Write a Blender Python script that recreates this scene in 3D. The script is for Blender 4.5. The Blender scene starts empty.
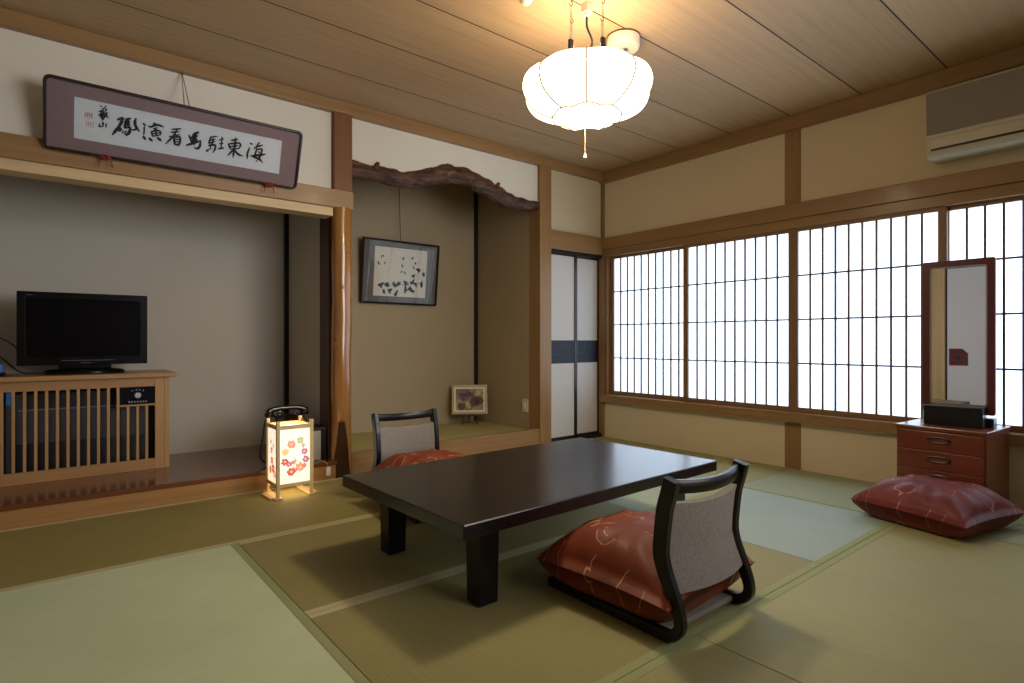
import bpy, math, random
from mathutils import Vector, Matrix
random.seed(7)
PI = math.pi
SC = bpy.context.scene
COL = SC.collection

# ------------------------------------------------------------------ materials
class Mat:
    def __init__(s, name):
        s.m = bpy.data.materials.new(name); s.m.use_nodes = True
        s.t = s.m.node_tree; s.n = s.t.nodes; s.l = s.t.links
        s.b = s.n.get('Principled BSDF'); s.out = s.n.get('Material Output')
    def node(s, typ, **kw):
        n = s.n.new(typ)
        for k, v in kw.items():
            if k.startswith('i_'):
                key = k[2:].replace('_', ' ')
                n.inputs[int(key) if key.isdigit() else key].default_value = v
            else: setattr(n, k, v)
        return n
    def link(s, a, b): s.l.new(a, b)
    def coords(s, scale=(1, 1, 1), rot=(0, 0, 0)):
        tc = s.node('ShaderNodeTexCoord'); mp = s.node('ShaderNodeMapping')
        mp.inputs['Scale'].default_value = scale; mp.inputs['Rotation'].default_value = rot
        s.link(tc.outputs['Object'], mp.inputs['Vector']); return mp.outputs[0]
    def noise(s, vec, scale=1.0, detail=4, rough=.55, dist=0):
        n = s.node('ShaderNodeTexNoise'); n.inputs['Scale'].default_value = scale
        n.inputs['Detail'].default_value = detail; n.inputs['Roughness'].default_value = rough
        n.inputs['Distortion'].default_value = dist
        s.link(vec, n.inputs['Vector']); return n.outputs['Fac']
    def ramp(s, fac, stops):
        r = s.node('ShaderNodeValToRGB'); e = r.color_ramp.elements
        while len(e) < len(stops): e.new(.5)
        for i, (p, c) in enumerate(stops):
            e[i].position = p; e[i].color = (c[0], c[1], c[2], 1)
        s.link(fac, r.inputs[0]); return r.outputs['Color']
    def mix(s, fac, a, b, mode='MIX'):
        m = s.node('ShaderNodeMix', data_type='RGBA', blend_type=mode)
        for sock, v in ((m.inputs[0], fac), (m.inputs[6], a), (m.inputs[7], b)):
            if hasattr(v, 'is_linked'): s.link(v, sock)
            elif isinstance(v, (int, float)): sock.default_value = v
            else: sock.default_value = (v[0], v[1], v[2], 1)
        return m.outputs[2]
    def math(s, op, a, b=0.0):
        m = s.node('ShaderNodeMath', operation=op)
        for sock, v in ((m.inputs[0], a), (m.inputs[1], b)):
            if hasattr(v, 'is_linked'): s.link(v, sock)
            else: sock.default_value = v
        return m.outputs[0]
    def bump(s, h, strength=.2, dist=.002):
        b = s.node('ShaderNodeBump'); b.inputs['Strength'].default_value = strength
        b.inputs['Distance'].default_value = dist
        s.link(h, b.inputs['Height']); s.link(b.outputs[0], s.b.inputs['Normal'])
    def set(s, color=None, rough=.5, metal=0, spec=.5, coat=0, coat_rough=.1, emit=None, strength=0):
        b = s.b
        if color is not None:
            if hasattr(color, 'is_linked'): s.link(color, b.inputs['Base Color'])
            else: b.inputs['Base Color'].default_value = (*color, 1)
        b.inputs['Roughness'].default_value = rough; b.inputs['Metallic'].default_value = metal
        b.inputs['Specular IOR Level'].default_value = spec
        b.inputs['Coat Weight'].default_value = coat; b.inputs['Coat Roughness'].default_value = coat_rough
        if emit is not None:
            if hasattr(emit, 'is_linked'): s.link(emit, b.inputs['Emission Color'])
            else: b.inputs['Emission Color'].default_value = (*emit, 1)
            b.inputs['Emission Strength'].default_value = strength
        return s.m

def hx(h):                                    # sRGB hex -> linear
    c = [int(h[i:i+2], 16) / 255 for i in (0, 2, 4)]
    return tuple(x / 12.92 if x <= .04045 else ((x + .055) / 1.055) ** 2.4 for x in c)
def mul(c, k): return tuple(min(1, x * k) for x in c)

def wood(name, c, axis='x', rough=.45, grain=1.0, vary=.22, spec=.4, coat=0, coat_rough=.15, fine=34):
    M = Mat(name)
    sc = {'x': (1.3, fine, fine), 'y': (fine, 1.3, fine), 'z': (fine, fine, 1.3)}[axis]
    v = M.coords(sc)
    a = M.noise(v, 1.0 * grain, 5, .6, .4)
    sc2 = {'x': (.5, 6, 6), 'y': (6, .5, 6), 'z': (6, 6, .5)}[axis]
    b = M.noise(M.coords(sc2), 1.0, 3, .5, .8)
    f = M.math('ADD', M.math('MULTIPLY', a, .65), M.math('MULTIPLY', b, .35))
    col = M.ramp(f, [(.3, mul(c, 1 - vary)), (.5, c), (.72, mul(c, 1 + vary * .8))])
    M.bump(a, .08, .002)
    return M.set(col, rough, spec=spec, coat=coat, coat_rough=coat_rough)

def plain(name, c, rough=.5, metal=0, spec=.5, coat=0, coat_rough=.1, vary=.04, scale=40, bump=0):
    M = Mat(name)
    n = M.noise(M.coords(), scale, 3)
    col = M.ramp(n, [(.3, mul(c, 1 - vary)), (.7, mul(c, 1 + vary))])
    if bump: M.bump(n, bump, .002)
    return M.set(col, rough, metal, spec, coat, coat_rough)

def plaster(name, c):
    M = Mat(name)
    co = M.coords()
    big = M.noise(co, 1.6, 3); fine = M.noise(co, 260, 3, .7)
    col = M.mix(.5, M.ramp(big, [(.3, mul(c, .95)), (.7, mul(c, 1.04))]), M.ramp(fine, [(.35, mul(c, .93)), (.65, mul(c, 1.05))]))
    M.bump(fine, .12, .0015)
    return M.set(col, .93, spec=.15)

# ------------------------------------------------------------------ mesh builder
class MB:
    def __init__(s): s.v = []; s.f = []; s.mi = []; s.k = 0
    def mat(s, k): s.k = k; return s
    def add(s, vs, fs, M=None):
        o = len(s.v)
        for p in vs: s.v.append(tuple(M @ Vector(p)) if M else tuple(p))
        for f in fs: s.f.append([o + i for i in f]); s.mi.append(s.k)
        return s
    def box(s, x0, x1, y0, y1, z0, z1, M=None):
        x0, x1 = sorted((x0, x1)); y0, y1 = sorted((y0, y1)); z0, z1 = sorted((z0, z1))
        vs = [(x, y, z) for z in (z0, z1) for y in (y0, y1) for x in (x0, x1)]
        return s.add(vs, [(0, 2, 3, 1), (4, 5, 7, 6), (0, 1, 5, 4), (2, 6, 7, 3), (0, 4, 6, 2), (1, 3, 7, 5)], M)
    def prism(s, poly, a, b, fn):              # poly: 2D, fn(p, q, depth) -> xyz
        n = len(poly)
        vs = [fn(p, q, a) for p, q in poly] + [fn(p, q, b) for p, q in poly]
        fs = [tuple(range(n - 1, -1, -1)), tuple(range(n, 2 * n))] + [(i, (i + 1) % n, n + (i + 1) % n, n + i) for i in range(n)]
        return s.add(vs, fs)
    def sweep(s, path, sect, closed=False, up=(0, 0, 1), fixed=None):
        """sect(i, t) -> list of 2D points, carried along the path; fixed = (side vector) keeps the section from rolling"""
        n = len(path); P = [Vector(p) for p in path]; rings = []
        for i in range(n):
            if closed: d = P[(i + 1) % n] - P[i - 1]
            else: d = P[min(i + 1, n - 1)] - P[max(i - 1, 0)]
            d.normalize()
            if fixed: side = Vector(fixed)
            else:
                side = d.cross(Vector(up))
                if side.length < 1e-4: side = d.cross(Vector((0, 1, .01)))
                side.normalize()
            nrm = side.cross(d).normalized()
            rings.append([P[i] + side * a + nrm * b for a, b in sect(i, i / (n - 1))])
        m = len(rings[0]); vs = [p for r in rings for p in r]; fs = []
        for i in range(n if closed else n - 1):
            j = (i + 1) % n
            for k in range(m):
                l = (k + 1) % m
                fs.append((i * m + k, i * m + l, j * m + l, j * m + k))
        if not closed: fs += [tuple(range(m - 1, -1, -1)), tuple((n - 1) * m + k for k in range(m))]
        return s.add(vs, fs)
    def tube(s, path, r, n=8, closed=False):
        R = r if callable(r) else (lambda i, t: r)
        return s.sweep(path, lambda i, t: [(R(i, t) * math.cos(2 * PI * k / n), R(i, t) * math.sin(2 * PI * k / n)) for k in range(n)], closed)
    def lathe(s, prof, n=24, c=(0, 0, 0), M=None, cap=True):
        vs = []; fs = []; m = len(prof)
        for i in range(n):
            a = 2 * PI * i / n
            for r, z in prof: vs.append((c[0] + r * math.cos(a), c[1] + r * math.sin(a), c[2] + z))
        for i in range(n):
            j = (i + 1) % n
            for k in range(m - 1): fs.append((i * m + k, j * m + k, j * m + k + 1, i * m + k + 1))
        if cap:
            if prof[0][0] > 1e-5: fs.append(tuple(i * m for i in range(n - 1, -1, -1)))
            if prof[-1][0] > 1e-5: fs.append(tuple(i * m + m - 1 for i in range(n)))
        return s.add(vs, fs, M)
    def grid(s, nu, nv, fn):
        vs = [fn(i / nu, j / nv) for j in range(nv + 1) for i in range(nu + 1)]
        fs = [(j * (nu + 1) + i, j * (nu + 1) + i + 1, (j + 1) * (nu + 1) + i + 1, (j + 1) * (nu + 1) + i) for j in range(nv) for i in range(nu)]
        return s.add(vs, fs)
    def blob(s, fn, c, r, n=9, jit=.25, sq=1):   # flat irregular patch; fn(a, b) -> xyz
        pts = []
        for k in range(n):
            a = 2 * PI * k / n; q = r * (1 + random.uniform(-jit, jit))
            pts.append(fn(c[0] + q * math.cos(a), c[1] + q * sq * math.sin(a)))
        return s.add(pts, [tuple(range(n))])
    def stroke(s, fn, pts, w):                  # brush stroke ribbon on a plane
        P = [Vector((a, b)) for a, b in pts]; L = []; R = []
        Q = [P[0]]
        for a, b in zip(P, P[1:]):
            k = max(2, int((b - a).length / max(w * .5, 1e-4)))
            Q += [a.lerp(b, (i + 1) / k) for i in range(k)]
        if len(Q) > 4:
            for _ in range(2): Q = [Q[0]] + [(Q[i - 1] + Q[i] * 2 + Q[i + 1]) / 4 for i in range(1, len(Q) - 1)] + [Q[-1]]
        n = len(Q)
        for i in range(n):
            d = (Q[min(i + 1, n - 1)] - Q[max(i - 1, 0)]).normalized(); t = i / (n - 1)
            q = w * .5 * (1.0 if .12 < t < .85 else (.7 if t < .5 else .6)) * random.uniform(.88, 1.12)
            nn = Vector((-d.y, d.x)); L.append(Q[i] + nn * q); R.append(Q[i] - nn * q)
        d0 = (Q[1] - Q[0]).normalized() * w * .3; d1 = (Q[-1] - Q[-2]).normalized() * w * .35
        poly = [Q[0] - d0] + L + [Q[-1] + d1] + R[::-1]
        vs = [fn(p.x, p.y) for p in poly]; m = len(poly); fs = [(0, 1, m - 1)]
        for i in range(n - 1): fs.append((1 + i, 2 + i, m - 2 - i, m - 1 - i))
        fs.append((n, n + 1, n + 2))
        return s.add(vs, fs)
    def build(s, name, mats, parent=None, world=False, bevel=0, seg=2, smooth=0, origin=None):
        me = bpy.data.meshes.new(name)
        vs = s.v
        if origin: vs = [(p[0] - origin[0], p[1] - origin[1], p[2] - origin[2]) for p in vs]
        if world and parent:
            par = parent; Mi = Matrix.Identity(4)
            while par: Mi = par.matrix_basis @ Mi; par = par.parent
            Mi = Mi.inverted(); vs = [tuple(Mi @ Vector(p)) for p in vs]
        me.from_pydata(vs, [], s.f); 
        mats = mats if isinstance(mats, (list, tuple)) else [mats]
        for m in mats: me.materials.append(m)
        me.polygons.foreach_set('material_index', s.mi)
        me.update(); me.validate()
        import bmesh
        bm = bmesh.new(); bm.from_mesh(me); bmesh.ops.recalc_face_normals(bm, faces=bm.faces); bm.to_mesh(me); bm.free()
        if smooth:
            me.polygons.foreach_set('use_smooth', [True] * len(me.polygons))
            me.set_sharp_from_angle(angle=math.radians(smooth))
        o = bpy.data.objects.new(name, me); COL.objects.link(o)
        if origin: o.location = origin
        if parent: o.parent = parent
        if bevel:
            b = o.modifiers.new('edge', 'BEVEL'); b.width = bevel; b.segments = seg; b.limit_method = 'ANGLE'; b.angle_limit = math.radians(40)
        return o

def tag(o, label=None, cat=None, group=None, kind=None):
    if label: o['label'] = label
    if cat: o['category'] = cat
    if group: o['group'] = group
    if kind: o['kind'] = kind
    return o
def empty(name, loc, label, cat, rz=0, group=None, kind=None):
    o = bpy.data.objects.new(name, None); COL.objects.link(o)
    o.location = loc; o.rotation_euler = (0, 0, rz); o.empty_display_size = .1
    o.matrix_basis = Matrix.Translation(Vector(loc)) @ Matrix.Rotation(rz, 4, 'Z')
    return tag(o, label, cat, group, kind)
def box(name, mat, x0, x1, y0, y1, z0, z1, parent=None, bevel=0, world=True):
    return MB().box(x0, x1, y0, y1, z0, z1).build(name, mat, parent, world=world, bevel=bevel)
def struct(o, label, cat): return tag(o, label, cat, kind='structure')
def smoothpath(pts, n=6):                      # Catmull-Rom through the points
    P = [Vector(p) for p in pts]; P = [P[0] * 2 - P[1]] + P + [P[-1] * 2 - P[-2]]; out = []
    for i in range(1, len(P) - 2):
        for k in range(n):
            t = k / n; a, b, c, d = P[i - 1:i + 3]
            out.append(.5 * ((2 * b) + (c - a) * t + (2 * a - 5 * b + 4 * c - d) * t * t + (3 * b - a - 3 * c + d) * t ** 3))
    out.append(P[-2]); return out
def copy_tree(o, parent=None):
    c = o.copy(); COL.objects.link(c)
    if parent: c.parent = parent
    for ch in list(o.children): copy_tree(ch, c)
    return c
# ------------------------------------------------------------------ materials of the place
W_HONEY = wood('honey wood', hx('957248'), 'x', .42, coat=.15)
W_HONEY_Y = wood('honey wood along y', hx('957248'), 'y', .42, coat=.15)
W_HONEY_Z = wood('honey wood upright', hx('957248'), 'z', .42, coat=.15)
W_PALE = wood('pale wood', hx('cdb184'), 'x', .5)
W_FRAME_Y = wood('window frame wood', hx('8a6642'), 'y', .45)
W_FRAME_Z = wood('window frame wood upright', hx('8a6642'), 'z', .45)
W_DECK = wood('dark red floor board', hx('6b3d22'), 'x', .22, coat=.5, coat_rough=.12)
W_STEP = wood('step face wood', hx('a87c4a'), 'x', .4)
W_SHADEPOST = wood('shadow-toned post', hx('4a2c1a'), 'z', .5)  # shadow on the post's side is put into this wood colour
W_BROWNPOST = wood('brown post', hx('7a4c26'), 'z', .45)
W_LOG = wood('polished log', hx('98682f'), 'z', .2, vary=.35, coat=.7, coat_rough=.12, fine=18)
W_LOGCUT = wood('log cut face', hx('3c2412'), 'z', .3, fine=14, coat=.3)
W_BRANCH = Mat('gnarled branch')
_n1 = W_BRANCH.noise(W_BRANCH.coords((4, 24, 24), (0, .12, 0)), 1, 6, .65, 1.2); _n2 = W_BRANCH.noise(W_BRANCH.coords((7, 9, 9)), 1, 4, .6, 2.0)
_f = W_BRANCH.math('ADD', W_BRANCH.math('MULTIPLY', _n1, .6), W_BRANCH.math('MULTIPLY', _n2, .4))
W_BRANCH.bump(_f, 1.0, .03)
W_BRANCH = W_BRANCH.set(W_BRANCH.ramp(_f, [(.36, hx('1c0f08')), (.48, hx('4e3020')), (.58, hx('6b4630')), (.7, hx('94684a'))]), .55)
W_CAB = wood('cabinet wood', hx('a97f50'), 'x', .42, coat=.1)
W_CAB_Z = wood('cabinet wood upright', hx('b08856'), 'z', .42, coat=.1)
W_RED = wood('red brown dresser wood', hx('7a3c25'), 'y', .3, coat=.35)
W_MIRROR = wood('dark red mirror wood', hx('602222'), 'z', .3, coat=.3)
W_LANT = wood('pale lantern wood', hx('d8bc88'), 'z', .5)
P_UP = plaster('white plaster', hx('e2dccd'))
P_WIN = plaster('cream plaster', hx('dccba9'))
P_TOKO = plaster('alcove plaster', hx('a9987a'))
P_TV = plaster('grey alcove plaster', hx('bdb7aa'))
P_BACK = plaster('far plaster', hx('d8d4cc'))
BLACK = plain('black lacquer trim', hx('14110f'), .35)
LACQ = Mat('dark table lacquer').set(hx('0d070a'), .35, spec=.2, coat=.8, coat_rough=.2)
LACQ_C = Mat('black chair lacquer').set(hx('0f0b0b'), .35, spec=.3, coat=.2, coat_rough=.15)
DARK = plain('dark interior', hx('17151a'), .7)
GREYBOX = plain('grey metal', hx('a8a298'), .5)
LATT = plain('window lattice wood', hx('54423c'), .5)
WHITE_PL = plain('white plastic', hx('e6e2d6'), .4)
IVORY = plain('ivory plastic', hx('cfc7b4'), .45)
STEEL = Mat('dull metal').set(hx('8b8378'), .35, metal=1)
BRASS = Mat('dark brass').set(hx('5a3f22'), .35, metal=1)
TVBLACK = Mat('glossy black plastic').set(hx('0b0b0d'), .25, spec=.22)
SCREEN = Mat('screen').set(hx('0b0a0c'), .2, spec=.12)
GLOWBLUE = Mat('blue indicator').set(hx('1a4a80'), .3, emit=hx('4a90d0'), strength=.1)
CORD = plain('black cord', hx('141210'), .6)
CORDW = plain('pale cord', hx('b8ad98'), .6)
INK = Mat('ink').set(hx('26262e'), .8)
SEALRED = Mat('seal red').set(hx('c99a9c'), .8)
RED_TIE = plain('red tassel', hx('7a1d1a'), .8)
PAPER = plain('calligraphy paper', hx('d9dbdc'), .85, vary=.02)
MATPURPLE = plain('mauve silk mount', hx('8f7777'), .7, vary=.06, scale=90)
FRAME_R = Mat('dark red frame lacquer').set(hx('2a1214'), .25, coat=.4)
FRAME_B = Mat('black frame').set(hx('0f0d0d'), .5, spec=.2)
ARTMAT = plain('grey art mount', hx('665f58'), .7)
ARTPAPER = plain('art paper', hx('cfc9b8'), .85)
MIRROR = Mat('mirror glass').set((.92, .93, .95), .01, metal=1)

def glass(name):
    M = Mat(name); M.n.remove(M.b)
    t = M.node('ShaderNodeBsdfTransparent'); g = M.node('ShaderNodeBsdfGlossy'); g.inputs['Roughness'].default_value = .02
    fr = M.node('ShaderNodeFresnel'); fr.inputs[0].default_value = 1.5
    mx = M.node('ShaderNodeMixShader'); M.link(fr.outputs[0], mx.inputs[0]); M.link(t.outputs[0], mx.inputs[1]); M.link(g.outputs[0], mx.inputs[2])
    M.link(mx.outputs[0], M.out.inputs[0]); return M.m
GLASS = glass('picture glass')

def shoji_paper():
    M = Mat('shoji paper'); M.n.remove(M.b)
    d = M.node('ShaderNodeBsdfDiffuse'); d.inputs[0].default_value = (.85, .86, .88, 1)
    t = M.node('ShaderNodeBsdfTranslucent'); t.inputs[0].default_value = (.9, .92, .97, 1)
    mx = M.node('ShaderNodeMixShader'); mx.inputs[0].default_value = .6
    M.link(d.outputs[0], mx.inputs[1]); M.link(t.outputs[0], mx.inputs[2]); M.link(mx.outputs[0], M.out.inputs[0]); return M.m
SHOJI = shoji_paper()

def ceiling_mat():
    M = Mat('cedar ceiling boards')
    a = M.noise(M.coords((1.1, 30, 30)), 1, 5, .6, .5)
    f = M.noise(M.coords((5, 170, 30)), 1, 3, .6)
    co = M.coords(); sep = M.node('ShaderNodeSeparateXYZ'); M.link(co, sep.inputs[0])
    y = M.math('DIVIDE', M.math('ADD', sep.outputs[1], 1.825 + .462 * 20), .462)
    fr = M.math('FRACT', y); idx = M.math('FLOOR', y)
    wn = M.node('ShaderNodeTexWhiteNoise', noise_dimensions='1D'); M.link(idx, wn.inputs['W'])
    c = hx('c2a37e')
    col = M.ramp(M.math('ADD', M.math('MULTIPLY', a, .6), M.math('MULTIPLY', f, .4)), [(.3, mul(c, .82)), (.5, c), (.7, mul(c, 1.12))])
    tint = M.ramp(wn.outputs['Value'], [(0, (.9, .9, .9)), (1, (1.06, 1.05, 1.04))])
    col = M.mix(1.0, col, tint, 'MULTIPLY')
    edge = M.math('MINIMUM', fr, M.math('SUBTRACT', 1.0, fr))
    seam = M.math('LESS_THAN', edge, .009)
    col = M.mix(seam, col, hx('2a1608'))
    return M.set(col, .5, spec=.35)
CEIL = ceiling_mat()

def tatami(name, c, along):
    M = Mat(name)
    sc = (7, 150, 1) if along == 'y' else (150, 7, 1)     # rush runs across the mat
    co = M.coords(sc); n = M.noise(co, 1, 3, .6)
    w = M.node('ShaderNodeTexWave', wave_type='BANDS', bands_direction='X' if along == 'x' else 'Y')
    w.inputs['Scale'].default_value = 26; w.inputs['Distortion'].default_value = .5
    M.link(M.coords(), w.inputs['Vector'])
    big = M.noise(M.coords(), 2.2, 3)
    f = M.math('ADD', M.math('MULTIPLY', n, .5), M.math('MULTIPLY', big, .5))
    col = M.ramp(f, [(.3, mul(c, .88)), (.7, mul(c, 1.1))])
    col = M.mix(M.math('MULTIPLY', w.outputs['Fac'], .08), col, mul(c, .62))
    M.bump(w.outputs['Fac'], .12, .002)
    return M.set(col, .62, spec=.28)
BORDER_G = plain('green cloth border', hx('9aa06f'), .85, vary=.08, scale=300)
BORDER_P = plain('pale cloth border', hx('bdb48e'), .85, vary=.08, scale=300)

# ------------------------------------------------------------------ room shell
CH = 2.535
struct(box('floor', plain('straw underfloor', hx('8a8456'), .8), -5.5, .14, -4.72, 1.1, -.14, -.012), 'straw coloured floor under the tatami mats', 'floor')
struct(box('ceiling', CEIL, -5.5, .14, -4.72, 1.1, CH, CH + .06), 'cedar board ceiling with thin dark seams', 'ceiling')
# window wall, x = 0
WW = MB()
for y0, y1, z0, z1 in ((-1.77, 0, 1.9, CH), (-4.6, -1.885, 1.9, CH), (-1.77, 0, -.01, .34), (-4.6, -1.885, -.01, .34), (-4.6, -3.68, .34, 1.9)):
    WW.box(0.0, .1, y0, y1, z0, z1)
struct(WW.build('wall_right', P_WIN), 'cream plaster wall around the paper windows', 'wall')
WB = MB()
WB.box(-.006, .1, -1.885, -1.77, 1.9, CH); WB.box(-.006, .1, -1.885, -1.77, -.01, .345)
struct(WB.build('trim_1', W_HONEY_Z, bevel=.003), 'wooden wall post above and below the windows', 'post')
struct(box('trim_2', W_HONEY_Y, -.035, .1, -4.6, -.0, 1.797, 1.905, bevel=.004), 'wide wooden beam above the paper windows', 'beam')
struct(box('trim_3', W_HONEY_Y, -.02, .12, -4.6, -.0, 1.728, 1.797, bevel=.003), 'grooved wooden rail holding the windows at the top', 'beam')
struct(box('trim_4', W_HONEY_Y, -.05, .12, -4.6, -.0, .338, .408, bevel=.004), 'wooden sill under the paper windows', 'sill')
struct(box('trim_5', W_HONEY_Y, -.045, .02, -4.6, .0, 2.433, CH, bevel=.006), 'wooden cornice over the window wall', 'cornice')
struct(box('trim_6', W_HONEY_Z, -.02, .12, -.035, .06, -.01, CH, bevel=.002), 'thin corner post between closet doors and windows', 'post')
struct(box('trim_7', W_FRAME_Z, -.015, .1, -.078, -.036, .408, 1.728), 'dark jamb beside the first paper window', 'jamb')
struct(box('trim_8', W_FRAME_Z, -.015, .1, -3.68, -3.63, .408, 1.728), 'dark jamb at the far end of the paper windows', 'jamb')
# wall with the alcoves, y = 0
struct(box('trim_9', W_HONEY, -5.4, -.0, -.05, .02, 2.452, CH, bevel=.006), 'wooden cornice over the alcove wall', 'cornice')
struct(box('wall_left', P_UP, -5.4, -2.69, .0, .09, 1.92, CH), 'white plaster above the television alcove', 'wall')
struct(box('trim_10', W_HONEY, -5.4, -2.553, -.05, .10, 1.812, 1.932, bevel=.004), 'wooden lintel beam over the television alcove', 'beam')
struct(box('trim_11', W_PALE, -5.4, -2.69, -.03, .10, 1.755, 1.812, bevel=.003), 'pale lip board under the television alcove lintel', 'board')
struct(box('trim_12', W_BROWNPOST, -2.686, -2.556, -.035, .1, 1.93, CH, bevel=.006), 'brown post above the log pillar', 'post')
struct(box('trim_13', W_SHADEPOST, -2.688, -2.57, .05, .22, -.01, 1.815, bevel=.004), 'shadow-toned post directly behind the log pillar', 'post')
struct(box('trim_14', W_HONEY_Z, -.836, -.7, -.035, .115, -.01, CH, bevel=.005), 'square wooden column between alcove and closet doors', 'column')
# partition between the alcoves, backs, sides
PT = MB().box(-2.68, -2.62, .2, .96, -.01, 2.5)
struct(PT.build('wall_middle', P_TV), 'grey plaster side wall of the television alcove', 'wall')
struct(box('wall_alcove_left', P_TOKO, -2.62, -2.56, .2, .96, -.01, 2.5), 'olive plaster side wall of the picture alcove', 'wall')
struct(box('wall_television_back', P_TV, -5.4, -2.66, .92, 1.0, -.01, 2.5), 'grey plaster back wall behind the television', 'wall')
struct(box('wall_alcove_back', P_TOKO, -2.58, -.80, .92, 1.0, -.01, 2.5), 'olive plaster back wall behind the hanging picture', 'wall')
struct(box('wall_alcove_right', P_TOKO, -.835, -.775, .1, .96, -.01, 2.5), 'olive plaster side wall with the small switch plate', 'wall')
struct(box('trim_15', BLACK, -2.712, -2.68, .895, .92, .1, 2.5), 'black corner strip in the television alcove', 'strip')
struct(box('trim_16', BLACK, -.865, -.835, .895, .92, .1, 2.5), 'black corner strip in the picture alcove', 'strip')
struct(box('ceiling_alcove', W_HONEY, -5.4, -.7, .09, 1.0, 2.5, 2.53), 'wooden boards closing the alcoves at the top', 'ceiling')
# raised floors of the alcoves
struct(box('floor_television', W_DECK, -5.4, -2.66, -.03, .93, .09, .118, bevel=.004), 'glossy dark red board floor of the television alcove', 'floor')
struct(box('trim_17', W_STEP, -5.4, -2.67, -.024, .9, -.01, .09), 'honey wood front of the television alcove step', 'step')
struct(box('trim_18', W_HONEY, -2.56, -.83, -.028, .035, -.01, .152, bevel=.004), 'honey wood front beam of the picture alcove', 'beam')
struct(box('floor_alcove', tatami('alcove matting', hx('b0a468'), 'x'), -2.56, -.83, .035, .93, -.01, .128), 'straw matting on the raised picture alcove', 'floor')
# upper plaster over the picture alcove follows the branch
BT = [(-2.559, 2.174), (-2.423, 2.158), (-2.365, 2.172), (-2.282, 2.163), (-2.083, 2.179), (-1.898, 2.244), (-1.76, 2.294), (-1.616, 2.298), (-1.436, 2.27), (-1.278, 2.21), (-1.114, 2.153), (-.977, 2.148), (-.817, 2.154)]
BB = [(-2.559, 2.043), (-2.4, 2.061), (-2.233, 2.046), (-2.083, 2.061), (-1.952, 2.087), (-1.844, 2.125), (-1.703, 2.161), (-1.557, 2.162), (-1.436, 2.121), (-1.31, 2.078), (-1.181, 2.046), (-1.012, 2.045), (-.817, 2.065)]
def interp(T, x):
    for (a, p), (b, q) in zip(T, T[1:]):
        if x <= b: return p + (q - p) * max(0, (x - a) / (b - a))
    return T[-1][1]
N = 60; xs = [-2.559 + (2.559 - .83) * i / N for i in range(N + 1)]
mid = [(x, (interp(BT, x) + interp(BB, x)) / 2 + .012) for x in xs]
KB = MB(); vs = []
for x, z in mid: vs += [(x, .0, z), (x, .0, CH), (x, .06, z), (x, .06, CH)]
fs = []
for i in range(N):
    a = 4 * i; b = a + 4
    fs += [(a, b, b + 1, a + 1), (a + 2, a + 3, b + 3, b + 2), (a, a + 2, b + 2, b)]
KB.add(vs, fs); struct(KB.build('wall_front', P_UP), 'white plaster above the gnarled branch', 'wall')
BR = MB(); random.seed(3); NR = 14
wob = [[random.uniform(.7, 1.3) for _ in range(NR)] for _ in range(len(xs))]
for _ in range(1): wob = [[(wob[max(i - 1, 0)][k] + wob[i][k] * 2 + wob[min(i + 1, N)][k]) / 4 for k in range(NR)] for i in range(N + 1)]
path = [(x, .028, (interp(BT, x) + interp(BB, x)) / 2) for x in xs]
for _ in range(2): path = [path[0]] + [((path[i][0]), .028, (path[i - 1][2] + 2 * path[i][2] + path[i + 1][2]) / 4) for i in range(1, N)] + [path[-1]]
def brsect(i, t):
    h = (interp(BT, xs[i]) - interp(BB, xs[i])) / 2
    return [(.062 * math.cos(2 * PI * k / NR) * wob[i][k], h * math.sin(2 * PI * k / NR) * wob[i][k]) for k in range(NR)]
BR.sweep(path, brsect, fixed=(0, -1, 0))
for x, s_ in ((-2.37, 1), (-1.29, 1)):
    z = interp(BT, x); BR.tube([(x, .0, z - .03), (x + .008, -.012, z - .004), (x + .016, -.018, z + .012)], lambda i, t: .024 - .014 * t, 7)
struct(BR.build('trim_19', W_BRANCH, smooth=60), 'gnarled dark brown branch beam over the picture alcove', 'branch')
# log pillar
LG = MB(); LC = MB(); random.seed(5)
nz, na = 150, 96; zc = .385
cx, cy, rr = -2.618, .005, .066
def logr(a, z): return rr * (1 + .03 * math.sin(3 * a + 1.5 * z) + .025 * math.sin(7 * z + a) + .015 * math.sin(15 * z + 2 * a))
fd = Vector((-.42, -.907))                      # direction the cut face looks
grid = []
for j in range(nz + 1):
    z = -.01 + (1.83) * j / nz; row = []
    for i in range(na):
        a = 2 * PI * i / na; r = logr(a, z) * (1 + .12 * max(0, (.35 - z)))
        p = Vector((r * math.cos(a), r * math.sin(a))); lim = rr * math.sqrt(1 - .86 * (1 - max(z, 0) / zc)) * 1.0 if z < zc else 9
        d = p.dot(fd); cut = d > lim
        if cut: p = p - fd * (d - lim)
        row.append(((cx + p.x, cy + p.y, z), cut))
    grid.append(row)
for j in range(nz):
    for i in range(na):
        k = (i + 1) % na; q = [grid[j][i], grid[j][k], grid[j + 1][k], grid[j + 1][i]]
        (LC if sum(c[1] for c in q) >= 3 else LG).add([c[0] for c in q], [(0, 1, 2, 3)])
for z, a in ((1.28, -1.9), (.9, -2.6), (1.5, -1.3)):
    LG.lathe([(.018, -.004), (.013, .006), (.005, .009), (0, .009)], 10, M=Matrix.Translation((cx + .064 * math.cos(a), cy + .064 * math.sin(a), z)) @ Matrix.Rotation(a, 4, 'Z') @ Matrix.Rotation(PI / 2, 4, 'Y'))
lg = struct(LG.build('trim_20', W_LOG, smooth=50), 'polished honey coloured log pillar between the alcoves', 'pillar')
tag(LC.build('cut_face', W_LOGCUT, lg, smooth=50), 'dark arched cut at the foot of the pillar')
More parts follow.
